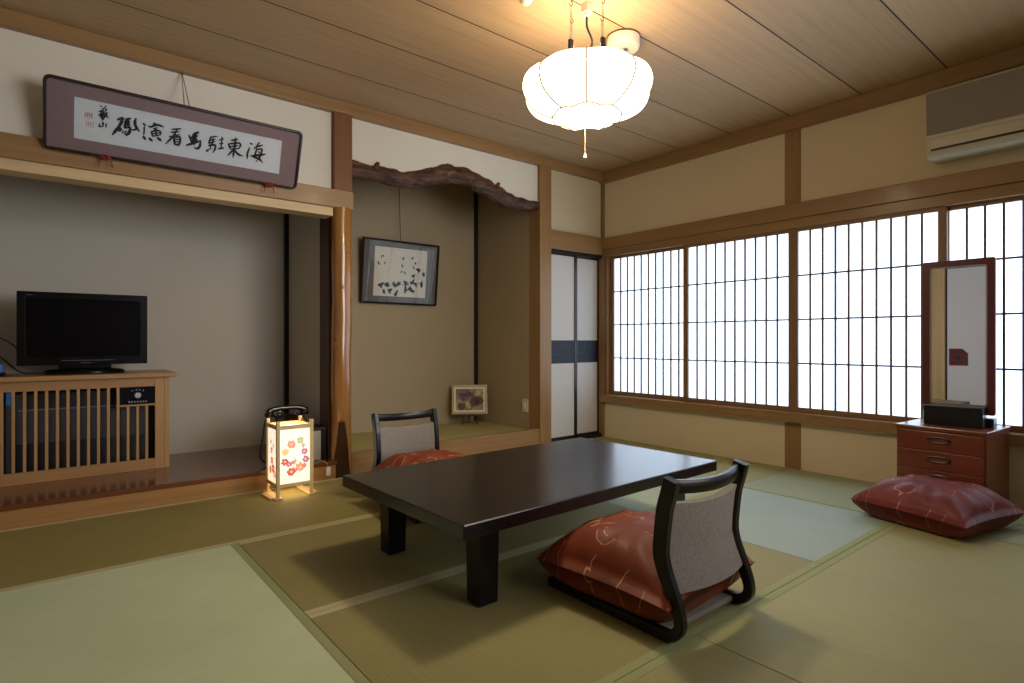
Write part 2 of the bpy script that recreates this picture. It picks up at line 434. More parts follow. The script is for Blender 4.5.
# plaster and lintel over the closet doors
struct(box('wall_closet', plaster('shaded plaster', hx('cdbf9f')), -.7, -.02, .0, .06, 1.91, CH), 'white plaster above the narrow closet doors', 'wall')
struct(box('trim_21', W_HONEY, -.7, -.02, -.03, .08, 1.745, 1.912, bevel=.004), 'wooden lintel over the narrow closet doors', 'beam')
struct(box('trim_22', BLACK, -.7, -.02, -.012, .06, 1.715, 1.745), 'black rail over the narrow closet doors', 'rail')
struct(box('trim_23', BLACK, -.7, -.02, -.012, .06, -.01, .032), 'black threshold under the narrow closet doors', 'rail')
struct(box('wall_closet_back', P_BACK, -.78, 0, .5, .55, -.01, 2.5), 'plaster at the back of the closet', 'wall')
# walls behind the photographer
struct(box('wall_back', P_BACK, -5.5, .1, -4.7, -4.6, -.01, CH), 'white plaster wall opposite the alcoves', 'wall')
WS = MB().box(-5.5, -5.4, -1.36, 1.0, -.01, CH).box(-5.5, -5.4, -4.6, -3.4, -.01, CH).box(-5.5, -5.4, -3.4, -1.36, 1.9, CH)
struct(WS.build('wall_far', P_BACK), 'white plaster wall opposite the windows', 'wall')
struct(box('trim_24', W_LANT, -5.46, -5.38, -1.5, -1.36, -.01, 1.9), 'pale post beside the entrance sliding doors', 'post')
# narrow closet doors (two leaves)
def fusuma_paper(name, c):
    return plain(name, c, .85, vary=.03, scale=120)
F_PAPER = fusuma_paper('door paper', hx('cdc8c2'))
F_LIT = fusuma_paper('window-lit door paper', hx('eef2fb'))  # whiter, bluer copy of the door paper, window light put into its colour
def navy():
    M = Mat('navy patterned band')
    v = M.node('ShaderNodeTexVoronoi', feature='DISTANCE_TO_EDGE'); v.inputs['Scale'].default_value = 42
    M.link(M.coords(), v.inputs['Vector'])
    f = M.math('LESS_THAN', v.outputs['Distance'], .05)
    return M.set(M.mix(f, hx('0a0d15'), hx('26364f')), .6)
NAVY = navy()
def closet_door(name, x0, x1, y, label):
    d = empty(name, ((x0 + x1) / 2, y, .032), label, 'sliding door', kind='structure')
    w = .014; wr = .036 if name == 'door_1' else .018
    F = MB().box(x0, x0 + w, y - .012, y + .012, .032, 1.715).box(x1 - wr, x1, y - .012, y + .012, .032, 1.715).box(x0 + w, x1 - w, y - .012, y + .012, .032, .05).box(x0 + w, x1 - w, y - .012, y + .012, 1.697, 1.715)
    F.build('frame', BLACK, d, world=True)
    box('panel', F_PAPER, x0 + w, x1 - wr, y - .006, y + .006, .05, 1.697, d)
    box('band', NAVY, x0 + w, x1 - wr, y - .008, y - .0055, .716, .926, d)
    h = MB().lathe([(.017, 0), (.017, .004), (.013, .004), (.011, .001), (0, .001)], 16, M=Matrix.Translation(((x1 - .055) if name == 'door_1' else (x0 + .055), y - .0085, .82)) @ Matrix.Rotation(PI / 2, 4, 'X'))
    h.build('handle', BLACK, d, world=True, smooth=40)
closet_door('door_1', -.7, -.345, .008, 'closet door leaf beside the wooden column')
closet_door('door_2', -.355, -.02, .036, 'closet door leaf beside the window corner')
# entrance sliding doors on the far wall (seen in the mirror)
def far_door(name, y0, y1, x, label, plate):
    d = empty(name, (x, (y0 + y1) / 2, 0), label, 'sliding door', kind='structure')
    F = MB().box(x - .015, x + .015, y0, y0 + .02, 0, 1.9).box(x - .015, x + .015, y1 - .02, y1, 0, 1.9).box(x - .015, x + .015, y0, y1, 0, .03).box(x - .015, x + .015, y0, y1, 1.87, 1.9)
    F.build('frame', BLACK, d, world=True)
    box('panel', F_LIT, x - .008, x + .008, y0 + .02, y1 - .02, .03, 1.87, d)
    y = plate
    pl = MB().prism([(y - .1, .6), (y + .1, .6), (y + .1, .82), (y - .04, .82), (y - .1, .76)], x + .008, x + .014, lambda p, q, t: (t, p, q)).build('handle_plate', plain('dark red plate', hx('6a2026'), .5), d, world=True)
    MB().lathe([(.03, 0), (.03, .006), (.022, .006), (.018, .002), (0, .002)], 20, M=Matrix.Translation((x + .0135, y, .71)) @ Matrix.Rotation(PI / 2, 4, 'Y')).build('handle', BLACK, pl, world=True, smooth=40)
far_door('door_3', -2.45, -1.5, -5.43, 'white entrance door leaf with dark red handle plate beside pale post', -1.64)
far_door('door_4', -3.4, -2.43, -5.46, 'white entrance door leaf with dark red handle plate, away from the post', -3.25)

# paper windows
def shoji(name, y0, y1, x, gy0, gy1, label, nv=9):
    """leaf from y0 (corner side) to y1; paper visible between gy0 and gy1"""
    d = empty(name, (x, (y0 + y1) / 2, .41), label, 'window', kind='structure')
    za, zb, zc_, zd = .408, .445, 1.703, 1.729
    for a, b in ((gy0, y0), (y1, gy1)): MB().box(x - .014, x + .014, a, b, za, zd).build('stile', W_FRAME_Z, d, world=True, bevel=.002)
    for a, b in ((za, zb), (zc_, zd)): MB().box(x - .0135, x + .0135, gy1, gy0, a, b).build('rail', W_FRAME_Y, d, world=True, bevel=.002)
    L = MB(); hw = .0056
    for i in range(1, nv + 1):
        y = gy0 + (gy1 - gy0) * i / (nv + 1); L.box(x - .009, x + .003, y - hw, y + hw, zb, zc_)
    for i in range(1, 4):
        z = zb + (zc_ - zb) * i / 4; L.box(x - .0075, x + .003, gy1, gy0, z - hw, z + hw)
    L.build('lattice', LATT, d, world=True)
    MB().add([(x + .0035, gy0, zb), (x + .0035, gy1, zb), (x + .0035, gy1, zc_), (x + .0035, gy0, zc_)], [(0, 1, 2, 3)]).build('paper', SHOJI, d, world=True)
shoji('window_1', -.078, -.958, .04, -.122, -.922, 'paper window leaf nearest the room corner')
shoji('window_2', -.913, -1.83, .008, -.957, -1.796, 'paper window leaf between the corner leaf and the wall post')
shoji('window_3', -1.83, -2.738, .008, -1.863, -2.694, 'paper window leaf partly covered by the tall mirror')
shoji('window_4', -2.69, -3.63, .04, -2.741, -3.585, 'paper window leaf behind the right side of the tall mirror')
# ------------------------------------------------------------------ tatami mats, nap sheen put into each mat's colour
def mat_thing(x0, x1, y0, y1, along, c, border, label, bw=.03, half=False):
    g = .0015; ox, oy = (x0 + x1) / 2, (y0 + y1) / 2
    hx_, hy_ = (x1 - x0) / 2 - g, (y1 - y0) / 2 - g
    o = MB().box(-hx_, hx_, -hy_, hy_, -.012, 0).build('tatami_mat', tatami('rush ' + label[:24], c, along), bevel=.002)
    o.location = (ox, oy, -.0014); tag(o, label, 'tatami mat', 'tatami mats covering the floor')
    if along == 'x':
        rects = [(-hx_, hx_, -hy_, -hy_ + bw), (-hx_, hx_, hy_ - bw, hy_)]
    else: rects = [(-hx_, -hx_ + bw, -hy_, hy_), (hx_ - bw, hx_, -hy_, hy_)]
    for i, r in enumerate(rects):
        MB().box(r[0], r[1], r[2], r[3], -.008, .0012).build('cloth_border', border[i] if isinstance(border, tuple) else border, o)
T_OL = hx('827a40')
mat_thing(-4.4, -2.6, -.935, -.026, 'x', hx('978b52'), BORDER_P, 'dark olive tatami mat along the step under the television alcove')
mat_thing(-2.6, -.775, -.935, -.03, 'x', hx('a0955a'), BORDER_P, 'olive tatami mat under the legless chair by the picture alcove')
mat_thing(-.775, -.0, -1.82, -.012, 'y', hx('a09d6a'), BORDER_G, 'grey-green tatami mat in the corner below the two corner windows')
mat_thing(-.775, -.0, -3.63, -1.82, 'y', hx('9ca283'), BORDER_G, 'grey-green tatami mat under the red-brown dresser')
mat_thing(-4.4, -3.5, -2.725, -.935, 'y', hx('ccd8b2'), BORDER_G, 'pale green tatami mat nearest the dark platform corner, clear of furniture')
mat_thing(-3.5, -1.69, -1.825, -.935, 'x', hx('938b58'), BORDER_P, 'olive tatami mat below the alcove side of the low table')
mat_thing(-3.5, -1.69, -2.725, -1.825, 'x', hx('968f5c'), (BORDER_G, BORDER_P), 'olive tatami mat below the low table and the chair seen from behind')
mat_thing(-1.69, -.775, -1.825, -.935, 'x', hx('a2ab8e'), BORDER_G, 'half size tatami mat beyond the window end of the low table')
mat_thing(-1.69, -.775, -2.725, -1.825, 'x', hx('a2b0a6'), BORDER_G, 'bluish half size tatami mat between chair and red-brown dresser')  # blue of the window's reflection is mixed into this mat's colour
mat_thing(-2.6, -.775, -3.63, -2.725, 'x', hx('a3a06e'), BORDER_G, 'yellowish tatami mat in front of the floor cushion by the dresser')
mat_thing(-4.4, -2.6, -3.63, -2.725, 'x', hx('a09c6c'), BORDER_G, 'tatami mat just behind the chair seen from behind')

# ------------------------------------------------------------------ low table
tb = empty('low_table', (-2.404, -1.779, 0), 'low black lacquered table standing on the tatami', 'table', math.radians(1.4))
MB().box(-.762, .762, -.451, .451, .286, .335).build('tabletop', LACQ, tb, bevel=.004)
for sx in (-1, 1):
    for sy in (-1, 1):
        x, y = sx * .586, sy * .32
        MB().add([(x - .041, y - .037, 0), (x + .041, y - .037, 0), (x + .041, y + .037, 0), (x - .041, y + .037, 0), (x - .045, y - .041, .292), (x + .045, y - .041, .292), (x + .045, y + .041, .292), (x - .045, y + .041, .292)],
                 [(0, 1, 5, 4), (1, 2, 6, 5), (2, 3, 7, 6), (3, 0, 4, 7), (0, 3, 2, 1), (4, 5, 6, 7)]).build('leg', LACQ_C, tb, bevel=.003)
for sy in (-1, 1):
    for sx in (-1, 1):
        A = MB(); poly = [(sx * .56, .292), (sx * .56, .259), (sx * .34, .259), (sx * .31, .272), (sx * .25, .292)]
        A.prism(poly, sy * .37 - .009, sy * .37 + .009, lambda p, q, t: (p, t, q))
        A.build('bracket', LACQ_C, tb, bevel=.002)
for sx in (-1, 1):
    MB().box(sx * .586 - .01, sx * .586 + .01, -.28, .28, .264, .292).build('apron', LACQ_C, tb)

# ------------------------------------------------------------------ legless chairs (zaisu)
def upholstery():
    M = Mat('grey beige woven upholstery')
    co = M.coords((1, 1, 1)); n = M.noise(co, 130, 3, .7); b = M.noise(co, 420, 2, .6)
    f = M.math('ADD', M.math('MULTIPLY', n, .6), M.math('MULTIPLY', b, .4))
    c = hx('8a8279'); M.bump(f, .35, .002)
    return M.set(M.ramp(f, [(.35, mul(c, .7)), (.55, c), (.7, mul(c, 1.25))]), .9, spec=.2)
UPH = upholstery()
def make_chair():
    r = empty('legless_chair', (0, 0, 0), 'x', 'legless chair', group='legless chairs at the low table')
    # local: x across (0 centre, half width .205), y: back at 0, front toward +y ; measured from world y = -2.70
    prof = [(.545, .017), (.40, .017), (.20, .017), (.06, .017), (.012, .022), (-.014, .042), (-.022, .07), (-.012, .11), (.008, .155), (.033, .21), (.047, .26), (.044, .32), (.034, .40), (.02, .45), (.008, .498)]
    pp = smoothpath([(0, y, z) for y, z in prof], 4)
    thick = lambda t: .034 if t < .45 else .034 + .016 * min(1, (t - .45) / .25)
    for sx in (-1, 1):
        path = [(sx * .2015, p.y, p.z) for p in pp]
        def sect(i, t):
            h = thick(t) / 2; w = .0155; c = .005
            return [(-w + c, -h), (w - c, -h), (w, -h + c), (w, h - c), (w - c, h), (-w + c, h), (-w, h - c), (-w, -h + c)]
        MB().sweep(path, sect, fixed=(1, 0, 0)).build('side_frame', LACQ_C, r, smooth=40)
    # bowed top rail
    n = 14; path = []
    for i in range(n + 1):
        x = -.19 + .38 * i / n; b = 1 - (x / .19) ** 2
        path.append((x, .018 - .035 * b, .474 - .010 * b))
    MB().sweep(path, lambda i, t: [(a * .011, b * .021) for a, b in ((-1, -.7), (-.6, -1), (.6, -1), (1, -.7), (1, .7), (.6, 1), (-.6, 1), (-1, .7))]).build('top_rail', LACQ_C, r, smooth=40)
    # upholstered back
    def back(o):
        def fn(u, v):
            x = -.1875 + .375 * u; z = .150 + .272 * v - (.012 * (1 - (2 * u - 1) ** 2) if v > .9 else 0)
            yc = interp2(z) ; b = 1 - (x / .1875) ** 2
            return (x, yc - .03 * b + o, z)
        return fn
    tab = [(.10, .0), (.155, .008), (.21, .033), (.26, .047), (.32, .044), (.40, .034), (.45, .02)]
    def interp2(z): return interp(tab, z)
    B = MB(); nu, nv = 16, 10
    fa, fb = back(-.013), back(.017)
    B.grid(nu, nv, fa); B.grid(nu, nv, fb)
    m = (nu + 1) * (nv + 1); per = [i for i in range(nu + 1)] + [(j + 1) * (nu + 1) - 1 for j in range(1, nv + 1)] + [nv * (nu + 1) + i for i in range(nu - 1, -1, -1)] + [j * (nu + 1) for j in range(nv - 1, 0, -1)]
    for a, b in zip(per, per[1:] + per[:1]): B.f.append([a, b, m + b, m + a]); B.mi.append(0)
    B.build('backrest', UPH, r, smooth=50)
    MB().box(-.186, .186, .03, .53, .010, .030).build('seat', UPH, r, bevel=.006)
    return r
ch = make_chair()
ch.location = (-2.5015, -2.715, 0); ch['label'] = 'black framed legless chair seen from behind, tucked under the table with a rust cushion'
ch2 = copy_tree(ch); ch2.scale = (.95, 1, 1); ch2.location = (-2.505, -.665, 0); ch2.rotation_euler = (0, 0, PI + math.radians(-2))
ch2['label'] = 'black framed legless chair facing out across the table, in front of the picture alcove'

# ------------------------------------------------------------------ floor cushions
def silk(name, c, pale):
    M = Mat(name)
    co = M.coords((1, 1, .25))
    v = M.node('ShaderNodeTexVoronoi', feature='F1'); v.inputs['Scale'].default_value = 7.5; v.inputs['Randomness'].default_value = .9
    wob = M.noise(co, 5, 2)
    ad = M.node('ShaderNodeVectorMath', operation='ADD'); M.link(co, ad.inputs[0])
    cx_ = M.node('ShaderNodeCombineXYZ'); M.link(M.math('MULTIPLY', wob, .35), cx_.inputs[0]); M.link(M.math('MULTIPLY', wob, -.25), cx_.inputs[1]); M.link(cx_.outputs[0], ad.inputs[1]); M.link(ad.outputs[0], v.inputs['Vector'])
    line = M.math('LESS_THAN', M.math('ABSOLUTE', M.math('SUBTRACT', v.outputs['Distance'], .46)), .0125)
    mask = M.math('GREATER_THAN', M.noise(co, 7, 2), .46)
    f = M.math('MULTIPLY', M.math('MULTIPLY', line, mask), .6)
    base = M.ramp(M.noise(co, 6, 4), [(.3, mul(c, .85)), (.7, mul(c, 1.1))])
    M.bump(M.noise(co, 9, 4, .6, .4), .25, .02)
    return M.set(M.mix(f, base, pale), .55, spec=.35)
SILK_O = silk('rust silk', hx('80381d'), hx('e0b898'))
SILK_W = silk('wine red silk', hx('7c3432'), hx('d09c92'))
def pillow(name, mat, S, T, seam, label, group, seed=1):
    """square floor cushion, half size S, top puff T above the seam height, flat where it lies"""
    random.seed(seed); n = 34; P = MB(); ph = [random.uniform(0, 6) for _ in range(6)]
    def pt(u, v, top):
        a, b = 2 * u - 1, 2 * v - 1
        x = S * a * (1 - .075 * (1 - b * b) * a * a); y = S * b * (1 - .075 * (1 - a * a) * b * b)
        puff = (max(0, 1 - a ** 4) * max(0, 1 - b ** 4)) ** .62 * (1 - .18 * (a * a + b * b) / 2)
        e = max(abs(a), abs(b)); wr = .006 * math.sin(9 * a + ph[0] + 3 * b) * math.sin(7 * b + ph[1]) * (1 - e * .3) + .007 * e * math.sin(14 * math.atan2(b, a) + ph[2]) * (1 - e ** 8)
        if top: z = seam + T * puff + wr * puff ** .3
        else: z = max(0, seam - seam * 1.5 * puff ** .8)
        return (x, y, z)
    P.grid(n, n, lambda u, v: pt(u, v, True)); P.grid(n, n, lambda u, v: pt(u, v, False))
    o = P.build(name, mat, smooth=180)
    w = o.modifiers.new('weld', 'WELD'); w.merge_threshold = .0005
    return tag(o, label, 'cushion', group)
G = 'square silk floor cushions'
c1 = pillow('floor_cushion', SILK_O, .285, .14, .085, 'rust coloured floor cushion on the chair seen from behind', G, 2)
c1.location = (-2.478, -2.428, .031); c1.rotation_euler = (0, 0, math.radians(3))
cord_ = MB()
c2 = c1.copy(); COL.objects.link(c2); c2.scale = (1, 1, 1.18); c2.location = (-2.525, -1.0, .031); c2.rotation_euler = (0, 0, math.radians(178)); c2['label'] = 'rust coloured floor cushion on the chair beyond the table'
c3 = pillow('floor_cushion', SILK_W, .272, .125, .08, 'wine red floor cushion lying on the mats before the dresser', G, 5)
c3.location = (-.665, -2.845, 0.002); c3.rotation_euler = (0, 0, math.radians(-13))
tas = MB().tube(smoothpath([(.268, -.262, .08), (.30, -.285, .06), (.31, -.30, .03), (.305, -.315, .004)], 4), .003, 6)
tas.build('tassel', SILK_W, c3)

# ------------------------------------------------------------------ dresser with drawers and tall mirror
dr = empty('dresser', (-.205, -2.812, 0), 'small red-brown dresser with drawers under the window sill', 'dresser', math.radians(-3.5))
D = MB().box(-.195, .19, -.205, .205, .02, .425)          # carcass
D.build('body', W_RED, dr, bevel=.002)
MB().box(-.203, .195, -.212, .212, .425, .447).build('top', W_RED, dr, bevel=.004)
MB().box(-.18, .18, -.195, .195, 0, .02).build('plinth', W_RED, dr)
for k, (z0, z1) in enumerate(((.318, .420), (.213, .314), (.118, .209), (.028, .114))):
    f = MB().box(-.203, -.194, -.198, .198, z0, z1).build('drawer', W_RED, dr, bevel=.002)
    zc2 = (z0 + z1) / 2 + .008
    ring = [(-.204 , .052 * math.cos(t) , zc2 + .015 * math.sin(t)) for t in [2 * PI * i / 24 for i in range(24)]]
    h = MB().tube(ring, .005, 6, closed=True)
    h.build('handle', plain('dark handle', hx('2a100a'), .35), f, smooth=40)
mr = empty('tall_mirror', (-.16, -2.815, .447), 'tall mirror in a dark red frame standing on the dresser', 'mirror', 0)
MB().box(-.125, -.045, -.15, .12, 0, .112).build('base_box', plain('black lacquer box', hx('0f0d0f'), .3), mr, bevel=.004)
MB().box(-.045, .03, -.18, .12, 0, .05).build('foot', plain('black lacquer foot', hx('0f0d0f'), .35), mr, bevel=.003)
def rrect(a0, a1, b0, b1, r, n=5):
    pts = []
    for (cx_, cy_, s) in ((a1 - r, b1 - r, 0), (a0 + r, b1 - r, 1), (a0 + r, b0 + r, 2), (a1 - r, b0 + r, 3)):
        for i in range(n + 1):
            t = PI / 2 * (s + i / n); pts.append((cx_ + r * math.cos(t), cy_ + r * math.sin(t)))
    return pts
def frame_ring(mb, o, i, d0, d1, fn):
    n = len(o); vs = [fn(p, q, d0) for p, q in o] + [fn(p, q, d0) for p, q in i] + [fn(p, q, d1) for p, q in o] + [fn(p, q, d1) for p, q in i]
    fs = []
    for k in range(n):
        l = (k + 1) % n
        fs += [(k, l, n + l, n + k), (2 * n + k, 2 * n + l, 3 * n + l, 3 * n + k), (k, l, 2 * n + l, 2 * n + k), (n + k, n + l, 3 * n + l, 3 * n + k)]
    return mb.add(vs, fs)
fo = rrect(-.186, .148, .066, .93, .012); fi = rrect(-.150, .112, .112, .895, .014)
frame_ring(MB(), fo, fi, -.04, -.012, lambda p, q, t: (t, p, q)).build('frame', W_MIRROR, mr, bevel=.003)
fe = rrect(-.150, .112, .112, .895, .014); fe2 = rrect(-.143, .105, .119, .888, .012)
frame_ring(MB(), fe, fe2, -.036, -.028, lambda p, q, t: (t, p, q)).build('beading', Mat('bright bevel').set(hx('b8b4ae'), .15, metal=1), mr)
MB().add([(-.029, -.148, .115), (-.029, .11, .115), (-.029, .11, .892), (-.029, -.148, .892)], [(0, 1, 2, 3)]).build('glass', MIRROR, mr)
MB().add([(-.014, p, q) for p, q in fi], [tuple(range(len(fi)))]).build('backing', W_MIRROR, mr)

# ------------------------------------------------------------------ television corner
cab = empty('television_cabinet', (-4.05, .65, .118), 'light wood slatted cabinet under the television, hiding a heater', 'cabinet')
x0c, x1c, yf, yb = -4.56, -3.568, .45, .86
MB().box(x0c - .03, x1c + .035, yf - .035, yb + .01, .694, .722).build('top', W_CAB, cab, world=True, bevel=.004)
for a in (x0c, x1c - .02): MB().box(a, a + .02, yf + .022, yb, .118, .694).build('side_panel', W_CAB_Z, cab, world=True, bevel=.002)
MB().box(x0c + .02, x1c - .02, yf + .02, yb, .118, .14).build('bottom', W_CAB, cab, world=True)
for a in (x1c - .078, x0c + .025): MB().box(a, a + .05, yf - .001, yf + .021, .118, .694).build('stile', W_CAB_Z, cab, world=True, bevel=.002)
MB().box(x1c - .027, x1c, yf + .004, yf + .022, .118, .694).build('corner_post', W_CAB_Z, cab, world=True, bevel=.002)
for a, b in ((.637, .694), (.118, .185)): MB().box(x0c + .075, x1c - .078, yf, yf + .021, a, b).build('rail', W_CAB, cab, world=True, bevel=.002)
S_ = MB()
bars = [-4.464, -4.416, -4.366, -4.318, -4.27, -4.222, -4.174, -4.126, -4.078, -4.03, -3.982, -3.934, -3.886, -3.838]
for x in bars: S_.box(x - .0075, x + .0075, yf + .002, yf + .016, .185, .637)
for x in (-3.787, -3.738, -3.69): S_.box(x - .0075, x + .0075, yf + .002, yf + .016, .185, .52)
S_.build('slats', W_CAB_Z, cab, world=True, bevel=.0015)
MB().box(-3.83, -3.646, yf + .002, yf + .018, .518, .53).build('crossbar', W_CAB, cab, world=True)
MB().box(x0c + .02, x1c - .02, yf + .3, yf + .31, .14, .694).build('back_panel', DARK, cab, world=True)
cp = MB().box(-3.83, -3.646, yf + .006, yf + .02, .53, .637).build('control_panel', Mat('navy control panel').set(hx('0d101a'), .7, spec=.1), cab, world=True)
LETTER = Mat('pale lettering').set(hx('b8bcc4'), .6)
MB().lathe([(.019, 0), (.019, .006), (.015, .010), (0, .010)], 20, M=Matrix.Translation((-3.737, yf + .0055, .585)) @ Matrix.Rotation(PI / 2, 4, 'X')).build('dial', Mat('silver dial').set(hx('a8a9ad'), .35, metal=.6), cp, world=True, smooth=40)
random.seed(11); LT = MB(); fnp = lambda a, b: (a, yf + .0055, b)
for i in range(7):
    x = -3.785 + .0145 * i
    LT.stroke(fnp, [(x, .546), (x + .009, .547)], .0025); LT.stroke(fnp, [(x + .004, .542), (x + .005, .551)], .0022); LT.stroke(fnp, [(x, .543), (x + .008, .542)], .002)
LT.build('lettering', LETTER, cp, world=True); LT = MB()
for x, z in ((-3.765, .613), (-3.745, .618), (-3.727, .618), (-3.708, .612)):
    LT.stroke(fnp, [(x - .004, z), (x + .004, z + .001)], .003); LT.stroke(fnp, [(x, z - .004), (x + .001, z + .005)], .0025)
LT.build('lettering', LETTER, cp, world=True)
# heater inside the cabinet
ht = empty('heater', (-4.1, .65, .14), 'dark heater unit behind the slats of the television cabinet', 'heater')
MB().box(-4.36, -3.62, .56, .74, .14, .62).build('casing', plain('grey heater casing', hx('3a363c'), .5), ht, world=True, bevel=.01)
GR = MB()
for k in range(9): GR.box(-4.28, -3.86, .553, .56, .535 + k * .009, .540 + k * .009)
GR.build('grille', BLACK, ht, world=True)
MB().box(-4.30, -3.84, .552, .561, .518, .524).build('edge_line', plain('grey heater edge', hx('7c7c80'), .4), ht, world=True)
MB().box(-4.33, -3.66, .553, .561, .15, .33).build('lower_panel', plain('black heater panel', hx('121114'), .4), ht, world=True)
MB().box(-4.352, -4.33, .548, .56, .555, .63).build('indicator', GLOWBLUE, ht, world=True)
# television
tv = empty('television', (-3.99, .60, .722), 'black flat screen television standing on the slatted cabinet', 'television', math.radians(-2))
fo = rrect(-.318, .318, .055, .487, .006); fi = rrect(-.278, .278, .108, .447, .002)
B = MB(); frame_ring(B, fo, fi, -.02, .03, lambda p, q, t: (p, t, q))
B.add([(p, .03, q) for p, q in fo], [tuple(range(len(fo)))]); B.build('bezel', TVBLACK, tv, bevel=.003)
MB().box(-.279, .279, -.012, -.006, .107, .448).build('screen', SCREEN, tv)
MB().box(-.2, .2, .03, .075, .1, .42).build('rear_housing', TVBLACK, tv, bevel=.02)
LG2 = MB(); LG2.box(-.115, .145, -.0222, -.0195, .0805, .0825); LG2.build('edge_line', Mat('bezel shine').set(hx('8a8a90'), .3, metal=.7), tv)  # thin bright strip stands in for the shine on the lower bezel
LM = MB(); fnt = lambda a, b: (a, -.0206, b)
for i in range(9): LM.stroke(fnt, [(-.024 + .006 * i, .0655), (-.0205 + .006 * i, .0665)], .004)
LM.build('lettering', Mat('grey lettering').set(hx('6d6d74'), .5), tv); LM = MB()
for i in range(4): LM.stroke(fnt, [(-.272 + .007 * i, .466), (-.268 + .007 * i, .4665)], .004)
LM.build('lettering', Mat('grey lettering').set(hx('6d6d74'), .5), tv)
MB().box(-.13, .13, -.004, .03, .014, .06).build('neck', TVBLACK, tv, bevel=.006)
MB().lathe([(.2, 0), (.203, .012), (.19, .024), (.12, .034), (0, .036)], 40, M=Matrix.Translation((0, .015, .0005)) @ Matrix.Diagonal((1, .55, 1, 1))).build('stand', TVBLACK, tv, smooth=40)
# small device and cables at the edge of the picture
dv = empty('small_device', (-4.43, .56, .722), 'small device with a blue glow beside the television', 'device')
MB().box(-4.50, -4.355, .50, .64, .722, .742).build('base', TVBLACK, dv, world=True, bevel=.004)
MB().box(-4.49, -4.365, .51, .63, .742, .79).build('body', GLOWBLUE, dv, world=True, bevel=.008)
CB = MB().tube(smoothpath([(-4.27, .66, .83), (-4.33, .70, .90), (-4.42, .78, .96), (-4.5, .9, 1.0)], 6), .004, 6)
tag(CB.build('antenna_cable', CORD, smooth=60), 'black cable rising behind the television to the wall', 'cable')
CB = MB().tube(smoothpath([(-4.05, .69, .728), (-4.2, .72, .728), (-4.29, .70, .735), (-4.36, .74, .80), (-4.43, .82, .87), (-4.5, .9, .92)], 6), .0045, 6)
tag(CB.build('power_cable', CORD, smooth=60), 'black cable drooping down onto the cabinet behind the television', 'cable')
# ------------------------------------------------------------------ paper floor lantern
def glow(name, c, s):
    M = Mat(name); return M.set(c, .9, spec=.1, emit=c, strength=s)
LPAPER = Mat('glowing lantern paper')
_co = LPAPER.coords(); _sep = LPAPER.node('ShaderNodeSeparateXYZ'); LPAPER.link(_co, _sep.inputs[0])
_v = LPAPER.ramp(LPAPER.math('DIVIDE', _sep.outputs[2], .45), [(.15, (1.0, .80, .55)), (.5, (1.0, .87, .70)), (.95, (1.0, .80, .60))])
LPAPER.set((.8, .74, .62), .9, spec=.1, emit=_v, strength=.98); LPAPER = LPAPER.m
la = empty('paper_lantern', (-3.036, -.2175, 0), 'small lit paper floor lantern with red flowers, standing before the step', 'lantern')
h = .107; pw = .0095
for sx in (-1, 1):
    for sy in (-1, 1):
        x, y = sx * (h - pw), sy * (h - pw)
        MB().box(x - pw, x + pw, y - pw, y + pw, 0, .452).build('leg', W_LANT, la, bevel=.0015)
for sx in (-1, 1):
    MB().box(sx * (h - pw) - .022, sx * (h - pw) + .022, -h - .012, h + .012, 0, .009).box(sx * (h + .012) - .022, sx * (h + .012) + .022, -h + .02, h - .02, 0, .0085).build('foot_board', W_LANT, la, bevel=.002)
for z0, z1 in ((.402, .424), (.066, .084)):
    R_ = MB()
    for s_ in (-1, 1):
        R_.box(-h + 2 * pw, h - 2 * pw, s_ * (h - pw) - .007, s_ * (h - pw) + .007, z0, z1)
        R_.box(s_ * (h - pw) - .007, s_ * (h - pw) + .007, -h + 2 * pw, h - 2 * pw, z0, z1)
    R_.build('rail', W_LANT, la, bevel=.001)
FL = {0: glow('print red', hx('cc6a58'), .62), 1: glow('print salmon', hx('dfa088'), .68), 2: glow('print yellow', hx('e6c080'), .72), 3: glow('print grey green', hx('c0be9e'), .65), 4: glow('print magenta', hx('cc7c98'), .6), 5: glow('print brown stem', hx('b89c7c'), .62)}
flm = [LPAPER] + [FL[k] for k in range(6)]
def flower(mb, fn, cx_, cz, r, k, petals=6):
    mb.mat(1 + k)
    for i in range(petals):
        a = 2 * PI * i / petals + cx_ * 50; mb.blob(fn, (cx_ + .62 * r * math.cos(a), cz + .62 * r * math.sin(a)), r * .42, 6, .3)
    mb.mat(1 + (2 if k != 2 else 1)); mb.blob(fn, (cx_, cz), r * .3, 6, .2)
q = h - pw; e = h - 2 * pw
random.seed(21)
Pf = MB(); fnf = lambda a, b: (a, -q - .0012, b)
Pf.mat(0).add([(-e, -q, .084), (e, -q, .084), (e, -q, .402), (-e, -q, .402)], [(0, 1, 2, 3)])
for x, z, r, k in ((-.056, .268, .022, 2), (-.02, .312, .026, 1), (.032, .33, .022, 3), (.05, .30, .014, 3), (.056, .262, .020, 4), (.062, .215, .022, 4), (-.058, .212, .022, 0), (-.035, .196, .018, 4), (-.012, .205, .013, 5), (.03, .172, .028, 1), (.055, .178, .014, 0), (-.022, .150, .026, 0), (.004, .16, .012, 0)):
    flower(Pf, fnf, x, z, r, k)
Pf.mat(6)
for pts in ([(-.01, .16), (-.002, .2), (.002, .24)], [(.01, .17), (.002, .22), (-.012, .25)], [(.045, .31), (.05, .285), (.04, .27)], [(-.02, .2), (.012, .215), (.03, .2)]): Pf.stroke(fnf, pts, .004)
Pf.build('paper_pane', flm, la)
Pl = MB(); fnl = lambda a, b: (-q - .0012, a, b)
Pl.mat(0).add([(-q, -e, .084), (-q, e, .084), (-q, e, .402), (-q, -e, .402)], [(0, 1, 2, 3)])
